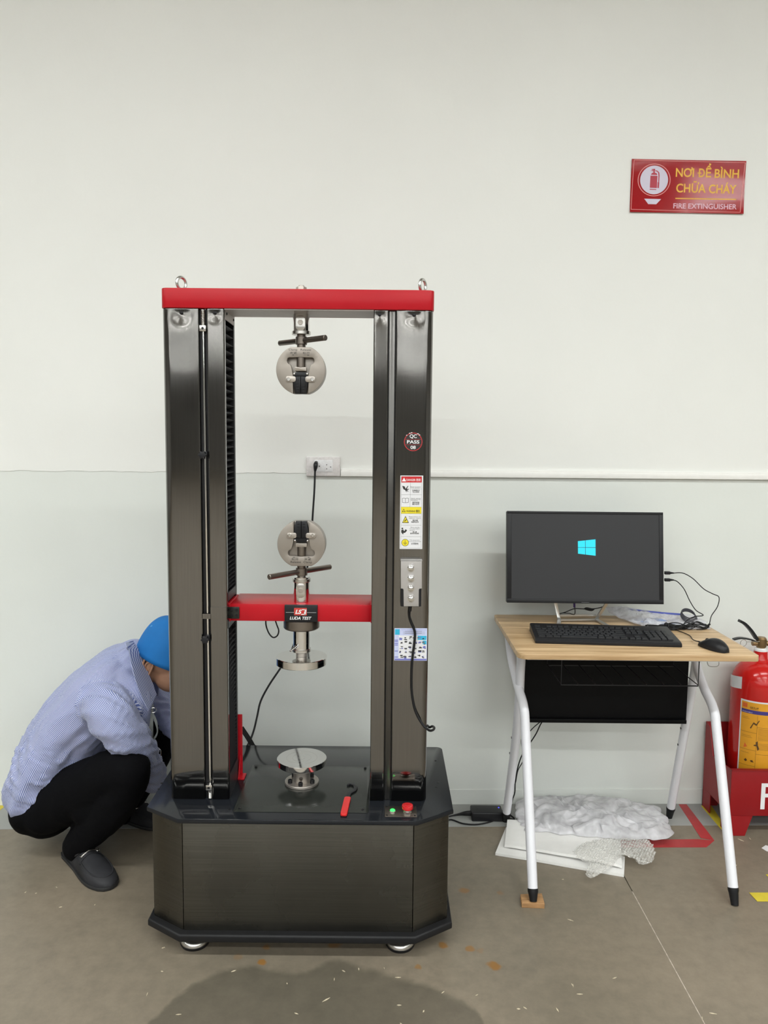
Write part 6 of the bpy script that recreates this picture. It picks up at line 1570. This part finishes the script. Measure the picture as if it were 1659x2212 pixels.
# trousers
thN = Chain([(PV(96, 1744, 2.53), .088, .09), (PV(140, 1722, 2.50), .092, .088), (PV(205, 1690, 2.45), .084, .080), (PV(250, 1668, 2.41), .076, .072), (PV(279, 1664, 2.385), .067, .066)])
shN = Chain([(PV(281, 1664, 2.385), .066, .064), (PV(268, 1700, 2.40), .067, .062), (PV(240, 1745, 2.42), .066, .060), (PV(202, 1788, 2.455), .056, .054), (PV(173, 1816, 2.480), .047, .047), (PV(166, 1830, 2.49), .045, .045)])
thF = Chain([(PV(105, 1735, 2.68), .088, .085), (PV(190, 1685, 2.71), .084, .075), (PV(280, 1620, 2.74), .076, .07), (PV(345, 1580, 2.755), .066, .064)])
shF = Chain([(PV(347, 1580, 2.755), .064), (PV(332, 1630, 2.765), .064, .06), (PV(300, 1690, 2.78), .058, .056), (PV(278, 1735, 2.785), .046), (PV(270, 1755, 2.785), .044)])
pel = Chain([(PV(90, 1700, 2.60), .085, .145), (PV(92, 1735, 2.60), .092, .155), (PV(110, 1755, 2.59), .078, .13)])
mb = MB()
for c_ in (thN, shN, thF, shF, pel): c_.add(mb)
Chain([(PV(190, 1740, 2.45), .06), (PV(215, 1720, 2.44), .06)]).add(mb)
def tr_post(me):
    for v in me.vertices:
        v.co += v.normal * .003 * (1 - 2 * abs(noise.noise(v.co * 14)))
remesh(mb, 'trousers', .008, M['trouser'], per, 3, 'black trousers', tr_post)

# head frame
HC = PV(360, 1424, 2.60)
th_ = math.radians(16)
hf = Vector((math.cos(th_), -.03, -math.sin(th_))).normalized(); hs_ = Vector((0, -1, 0)); hs_ = (hs_ - hf * hs_.dot(hf)).normalized(); hu = hs_.cross(hf).normalized()
if hu.z < 0: hu = -hu
HM = Matrix((hf, hs_, hu)).transposed()
def H(f, s_, u): return HC + hf * f + hs_ * s_ + hu * u
def ell(mb, c, rf, rs, ru, n=24):
    t_ = bmesh.new(); bmesh.ops.create_uvsphere(t_, u_segments=n, v_segments=n // 2, radius=1)
    for v in t_.verts: v.co = c + hf * v.co.x * rf + hs_ * v.co.y * rs + hu * v.co.z * ru
    mb.merge(t_)
mb = MB()
ell(mb, H(0, 0, .02), .092, .073, .086); ell(mb, H(.030, 0, -.040), .062, .060, .068); ell(mb, H(.052, 0, -.078), .030, .030, .024)
ell(mb, H(.045, 0, .012), .050, .062, .06)
for s_ in (-1, 1):
    ell(mb, H(.062, s_ * .034, -.022), .026, .022, .024, 12); ell(mb, H(.078, s_ * .028, .022), .018, .028, .010, 12)   # cheek, brow
    ell(mb, H(.090, s_ * .011, -.028), .010, .008, .008, 12)
Chain([(H(.086, 0, .014), .008), (H(.098, 0, -.004), .009), (H(.108, 0, -.022), .011), (H(.096, 0, -.030), .009)], ref=hs_).add(mb, 12)
ell(mb, H(.086, 0, -.048), .012, .022, .006, 12); ell(mb, H(.084, 0, -.057), .012, .019, .0065, 12)
neck = Chain([(PV(262, 1462, 2.60), .075, .10), (PV(290, 1442, 2.60), .060, .062), (PV(312, 1440, 2.60), .056, .056), (H(-.02, 0, -.03), .055, .052)]); neck.add(mb)
# body core and limbs continue under the clothes
Chain([(PV(95, 1735, 2.60), .06, .11), (PV(160, 1560, 2.60), .08, .12), (PV(240, 1480, 2.60), .08, .14), (PV(275, 1450, 2.60), .06, .08)]).add(mb)
for c_ in (armN, armF): Chain([(c_.P[i], c_.a[i] * .62) for i in range(0, len(c_.P), 8)]).add(mb, 14)
for c_, s_ in ((thN, .7), (shN, .62), (thF, .7), (shF, .62)): Chain([(c_.P[i], c_.a[i] * s_) for i in range(0, len(c_.P), 8)]).add(mb, 14)
def hand(mb, w, d, palm_n, sgn):
    """w wrist, d pointing direction, palm_n back-of-hand normal"""
    d = d.normalized(); n_ = (palm_n - d * palm_n.dot(d)).normalized(); s_ = d.cross(n_) * sgn
    R = []
    def Q(a_, b_, c_): return w + d * a_ + s_ * b_ + n_ * c_
    Chain([(Q(-.05, 0, 0), .026, .022), (Q(0, 0, 0), .024, .020), (Q(.03, 0, .001), .034, .014), (Q(.07, 0, .001), .040, .013), (Q(.088, 0, 0), .038, .010)], ref=n_).add(mb, 16)
    for k, (b_, ln) in enumerate(((-.030, .066), (-.010, .075), (.011, .070), (.030, .056))):
        P = [Q(.075, b_, 0), Q(.088, b_ * 1.05, 0), Q(.088 + ln * .42, b_ * 1.12, -.012), Q(.088 + ln * .66, b_ * 1.12, -.030), Q(.088 + ln * .74, b_ * 1.1, -.050)]
        Chain([(P[0], .0095), (P[1], .0095), (P[2], .0088), (P[3], .0080), (P[4], .0068)], ref=n_, k=4).add(mb, 12)
    P = [Q(.018, -.022, -.004), Q(.040, -.044, -.012), Q(.062, -.056, -.024), Q(.080, -.056, -.038)]
    Chain([(P[0], .013), (P[1], .012), (P[2], .0105), (P[3], .008)], ref=n_, k=4).add(mb, 12)
wN = armN.P[-1]; dN = (PV(362, 1706, 2.64) - wN)
hand(mb, wN + dN.normalized() * .045, dN, Vector((.3, -.2, .9)), 1)
wF = armF.P[-1]; dF = (armF.P[-1] - armF.P[-9])
hand(mb, wF + dF.normalized() * .045, dF, Vector((.4, .2, .9)), -1)
body = remesh(mb, 'body', .0048, M['skin'], per, 2)
# ears
for s_ in (-1, 1):
    mb = MB(); t0_ = H(-.034, s_ * .071, -.018)
    P = [(.012, .012), (.006, .026), (-.006, .031), (-.018, .024), (-.020, .006), (-.012, -.012), (-.002, -.026), (.006, -.024), (.009, -.010)]
    Q = [t0_ + hf * a_ + hu * b_ + hs_ * s_ * (.008 if i in (2, 3, 4, 5) else .003) for i, (a_, b_) in enumerate(P)]
    mb.tube(Q + [Q[0]], .0040, 8, smooth=4)
    ell(mb, t0_ + hf * -.004 + hu * .002, .013, .004, .024, 14)
    mb.tube([t0_ + hf * .000 + hu * .018 + hs_ * s_ * .004, t0_ + hf * -.010 + hu * .012 + hs_ * s_ * .006, t0_ + hf * -.011 + hu * -.004 + hs_ * s_ * .006, t0_ + hf * -.002 + hu * -.012 + hs_ * s_ * .004], .003, 8, smooth=4)
    mb.build('ear', M['skin'], per, smooth=80)
for s_ in (-1, 1):
    mb = MB(); ell(mb, H(.077, s_ * .030, .002), .011, .011, .011, 14); ey = mb.build('eye', M['white'], per, smooth=80)
    mb = MB(); ell(mb, H(.0870, s_ * .030, .001), .0025, .005, .005, 12); mb.build('pupil', M['ink'], ey, smooth=80)
    mb = MB(); mb.tube([H(.088, s_ * .016, .022), H(.092, s_ * .030, .026), H(.082, s_ * .048, .022)], [.0022, .0028, .0015], 8, smooth=3); mb.build('eyebrow', M['hair'], per)
mb = MB(); mb.tube([H(.092, -.020, -.052), H(.0985, 0, -.0525), H(.092, .020, -.052)], [.002, .004, .002], 8, smooth=4); mb.build('lips', mat('lip_skin', (.28, .10, .08), .5), per)
# hair: shell of the skull, back and sides
t_ = bmesh.new(); bmesh.ops.create_uvsphere(t_, u_segments=48, v_segments=32, radius=1)
dl = [v for v in t_.verts if not ((v.co.x < .15 and v.co.z > -.62 - .25 * min(0, v.co.x + .2)) or v.co.z > .45) or (v.co.z < -.12 and v.co.x > -.30)]
bmesh.ops.delete(t_, geom=dl, context='VERTS')
for v in t_.verts:
    k = 1 + .03 * noise.noise(v.co * 9); v.co = H(-.004, 0, .018) + hf * v.co.x * .095 * k + hs_ * v.co.y * .0775 * k + hu * v.co.z * .088 * k
mb = MB(); mb.merge(t_); hair = mb.build('hair', M['hair'], per, smooth=80); md = hair.modifiers.new('t', 'SOLIDIFY'); md.thickness = .008; md.offset = -1
# cap
ca = math.radians(23); cf = Vector((math.cos(ca), -.03, -math.sin(ca))).normalized(); cs_ = (Vector((0, -1, 0)) - cf * Vector((0, -1, 0)).dot(cf)).normalized(); cu_ = cs_.cross(cf).normalized()
if cu_.z < 0: cu_ = -cu_
CC = PV(360, 1421, 2.60); cap_h = .142
def cap_pt(a_, e_):
    x_ = math.cos(a_) * .108; y_ = math.sin(a_) * .092; k = math.cos(e_) ** .52; h = math.sin(e_) ** .95 * cap_h
    crease = 1 - .010 * math.exp(-((((a_ / (math.pi / 3)) + .5) % 1 - .5) / .06) ** 2) * math.cos(e_ * .8)
    return CC + cf * x_ * k * crease + cs_ * y_ * k * crease + cu_ * (h - .004)
mb = MB(); R = []
for j in range(17):
    e_ = math.pi / 2 * j / 16; R.append([cap_pt(2 * math.pi * i / 72, min(e_, 1.5607)) for i in range(72)])
mb.quadstrip(R, True, False); mb.bm.faces.new(mb.bm.verts[-72:]) if False else None
cap = mb.build('cap', M['cap'], per, 'bright blue cotton cap', smooth=60); md = cap.modifiers.new('t', 'SOLIDIFY'); md.thickness = .003; md.offset = 1
mb = MB(); mb.sphere(CC + cu_ * (cap_h - .002), .008, 14, sc=(1, 1, .6)); mb.build('top_button', M['cap'], cap, smooth=80)
mb = MB()
for a_ in (math.pi / 6, math.pi / 2, 5 * math.pi / 6, -math.pi / 6, -math.pi / 2, -5 * math.pi / 6):
    c_ = cap_pt(a_, .75); n_ = (c_ - (CC + cu_ * .05)).normalized(); mb.torus(c_ + n_ * .0032, n_, .0032, .0009, 16, 6)
mb.build('eyelet', mat('pale_blue_thread', (.12, .40, .75), .7, noise_amt=.01), cap)
mb = MB(); R = []
for i in range(25):
    a_ = math.radians(-62 + 124 * i / 24); i0 = cap_pt(a_, 0.01); ext = .070 * math.cos(a_ * 1.2) ** .6
    o1_ = i0 + cf * ext - cu_ * (.010 + .010 * abs(math.sin(a_)))
    R.append([i0 + cu_ * .0015, o1_ + cu_ * .0012, o1_ - cu_ * .0012, i0 - cu_ * .0015])
mb.quadstrip(R, True, True); mb.build('brim', M['cap'], cap, smooth=50)
mb = MB(); c_ = cap_pt(math.pi, .02) ; mb.box(-.003, .003, -.018, .018, -.006, .006, .002, M=Matrix.Translation(c_ - cf * .003 + cu_ * .005)); mb.build('strap', M['cap'], cap)
# collar
def ribbon(name, A_, B_, th, m, parent, off=0.0, k=6):
    a_, _ = spline(A_, [0] * len(A_), k); b_, _ = spline(B_, [0] * len(B_), k); mb = MB(); R = []
    for i in range(len(a_)):
        t = (a_[min(i + 1, len(a_) - 1)] - a_[max(0, i - 1)]); n_ = t.cross(b_[i] - a_[i]).normalized()
        if n_.y > 0: n_ = -n_
        R.append([a_[i], b_[i], b_[i] + n_ * th, a_[i] + n_ * th])
    mb.quadstrip(R); return mb.build(name, m, parent, smooth=50)
cm = bpy.data.materials.get('blue_white_striped_cotton')
def stripe_attr(o, axis):
    me = o.data; a_ = me.attributes.new('stripe', 'FLOAT', 'POINT'); a_.data.foreach_set('value', [v.co.dot(axis) * 1.7 for v in me.vertices])
col = ribbon('collar', [PV(288, 1384, 2.565), PV(303, 1415, 2.538), PV(320, 1455, 2.528), PV(337, 1500, 2.525)], [PV(272, 1388, 2.50), PV(281, 1428, 2.470), PV(295, 1480, 2.455), PV(319, 1536, 2.462)], .003, cm, shirt)
stripe_attr(col, Vector((.92, 0, .38)))
c2 = ribbon('collar', [PV(288, 1384, 2.62), PV(312, 1420, 2.66), PV(330, 1455, 2.665), PV(344, 1485, 2.66)], [PV(280, 1384, 2.66), PV(300, 1412, 2.70), PV(322, 1450, 2.70), PV(342, 1505, 2.69)], .003, cm, shirt)
stripe_attr(c2, Vector((.92, 0, .38)))
cuff = MB(); e = armN.P[-1]; dd = (armN.P[-1] - armN.P[-6]).normalized()
cuff.tube([e - dd * .022, e - dd * .015, e + dd * .030, e + dd * .036], [.045, .047, .044, .041], 24); cf_ = cuff.build('cuff', cm, shirt, smooth=60)
sv = [math.atan2((v.co - e).dot(Vector((0, 1, 0))), (v.co - e).dot(dd.cross(Vector((0, 1, 0))))) * .045 for v in cf_.data.vertices]; a_ = cf_.data.attributes.new('stripe', 'FLOAT', 'POINT'); a_.data.foreach_set('value', sv)
# lanyard
lan = ribbon('lanyard', [PV(327, 1522, 2.50), PV(325, 1550, 2.49), PV(322, 1580, 2.485), PV(324, 1602, 2.485)], [PV(332, 1522, 2.50), PV(331, 1550, 2.49), PV(331, 1580, 2.485), PV(331, 1602, 2.485)], .001, M['lanyard'], per)
ribbon('lanyard_loop', [PV(327, 1540, 2.489), PV(335, 1562, 2.486), PV(339, 1580, 2.485), PV(332, 1594, 2.484)], [PV(331, 1538, 2.487), PV(340, 1560, 2.484), PV(341, 1584, 2.483), PV(333, 1600, 2.482)], .001, M['lanyard'], lan)
mb = MB(); mb.torus(PV(331.5, 1534, 2.485), (.2, -1, 0), .0085, .0016, 24, 8); mb.build('split_ring', M['zinc'], lan)
mb = MB(); a_, b_ = PV(321, 1613, 2.485), PV(331, 1603, 2.482); mb.box(a_.x, b_.x, 2.481, 2.487, a_.z, b_.z, .001); mb.build('badge_clip', M['panelgrey'], lan)
mb = MB(); mb.tube([PV(x, y, 2.50) for x, y in ((331, 1623), (343, 1618), (347, 1622), (347, 1633))], .0013, 8, smooth=3); mb.build('badge_frame', M['zinc'], lan)

# loafers
def shoe(h, t, ln_s, label):
    h, t = Vector(h), Vector(t); d = (t - h); Ln = d.length; d.normalize(); s_ = Vector((-d.y, d.x, 0)); W = .098 * ln_s; up = Vector((0, 0, 1))
    def hw(u): 
        w = [(0, .010), (.03, .46), (.10, .62), (.25, .68), (.40, .74), (.58, .92), (.72, 1.0), (.84, .92), (.93, .68), (.98, .40), (1, .05)]
        for (a_, x_), (b_, y_) in zip(w, w[1:]):
            if u <= b_: return (x_ + (y_ - x_) * (u - a_) / (b_ - a_)) * W / 2
        return .005
    def ht(u):
        w = [(0, .030), (.03, .058), (.10, .064), (.22, .060), (.36, .062), (.46, .074), (.60, .066), (.75, .054), (.88, .044), (.96, .032), (1, .016)]
        for (a_, x_), (b_, y_) in zip(w, w[1:]):
            if u <= b_: return x_ + (y_ - x_) * (u - a_) / (b_ - a_)
        return .02
    us = [0, .01, .03, .06, .1, .16, .22, .3, .36, .42, .46, .52, .6, .68, .75, .82, .88, .93, .96, .98, .993, 1]
    mb = MB(); R = []
    for u in us:
        c_ = h + d * Ln * u; w_, z_ = hw(u), ht(u)
        R.append([c_ + s_ * w_ * math.cos(math.pi * k / 14) * (1.0 if k not in (0, 14) else .97) + up * (.011 + (z_ - .011) * max(0, math.sin(math.pi * k / 14)) ** .72) for k in range(15)])
    mb.quadstrip(R); up_ = mb.build('loafer', M['shoe'], per, label, smooth=70)
    mb = MB(); out = [h + d * Ln * u + s_ * (hw(u) + .004) for u in us] + [h + d * Ln * u - s_ * (hw(u) + .004) for u in us[::-1]]
    mb.prism([(p.x, p.y) for p in out], .001, .013, bev=.0025); mb.build('sole', M['shoe_sole'], up_)
    def surf(u, v): # point on the upper; v -1..1 across
        k = (1 - v) / 2 * math.pi; return h + d * Ln * u + s_ * hw(u) * math.cos(k) + up * (.011 + (ht(u) - .011) * max(0, math.sin(k)) ** .72)
    mb = MB(); ap = [surf(.48, .62), surf(.60, .60), surf(.72, .58), surf(.83, .52), surf(.90, .34), surf(.925, 0), surf(.90, -.34), surf(.83, -.52), surf(.72, -.58), surf(.60, -.60), surf(.48, -.62)]
    mb.tube(ap, .0024, 8, smooth=5); mb.build('apron_seam', M['shoe'], up_)
    mb = MB(); st_ = [surf(u, v) + up * .001 for u, v in ((.50, .70), (.50, .4), (.50, 0), (.50, -.4), (.50, -.70))]; st2 = [surf(u, v) + up * .001 for u, v in ((.58, .70), (.58, .4), (.58, 0), (.58, -.4), (.58, -.70))]
    a2, _ = spline(st_, [0] * 5, 4); b2, _ = spline(st2, [0] * 5, 4); mb.quadstrip([[p, q_, q_ + up * .003, p + up * .003] for p, q_ in zip(a2, b2)]); mb.build('vamp_strap', M['shoe'], up_)
    mb = MB(); mb.tube([surf(.54, .42) + up * .005, surf(.54, .0) + up * .006, surf(.54, -.42) + up * .005], .0032, 10, smooth=4)
    for v in (.42, -.42): mb.torus(surf(.54, v) + up * .0055, up, .0058, .0018, 18, 8)
    mb.build('metal_bit', M['steel'], up_)
    mb = MB(); R = []
    rim = [surf(.07, .0) ] 
    cpt = [surf(.05, 0), surf(.09, .62), surf(.22, .72), surf(.36, .72), surf(.46, .52), surf(.485, 0), surf(.46, -.52), surf(.36, -.72), surf(.22, -.72), surf(.09, -.62), surf(.05, 0)]
    mb.tube([p + up * .004 for p in cpt], .0042, 8, smooth=4); mb.build('collar_edge', M['shoe_sole'], up_)
    mb = MB(); Chain([(h + d * Ln * .27 + up * .03, .034, .036), (h + d * Ln * .26 + up * .07, .035, .036), (h + d * Ln * .25 + up * .085, .034, .034)], ref=(0, 1, 0)).add(mb, 20); Chain([(h + d * Ln * .20 + up * .050, .030), (h + d * Ln * .44 + up * .048, .030)], ref=(0, 0, 1)).add(mb, 16)
    mb.build('sock', M['sock'], per, smooth=60)
shoe((-1.098, 2.565, 0), (-.862, 2.338, 0), 1.0, 'charcoal loafer with a metal bit, nearer foot')
shoe((-1.045, 2.835, 0), (-.790, 2.735, 0), .96, 'charcoal loafer, farther foot')
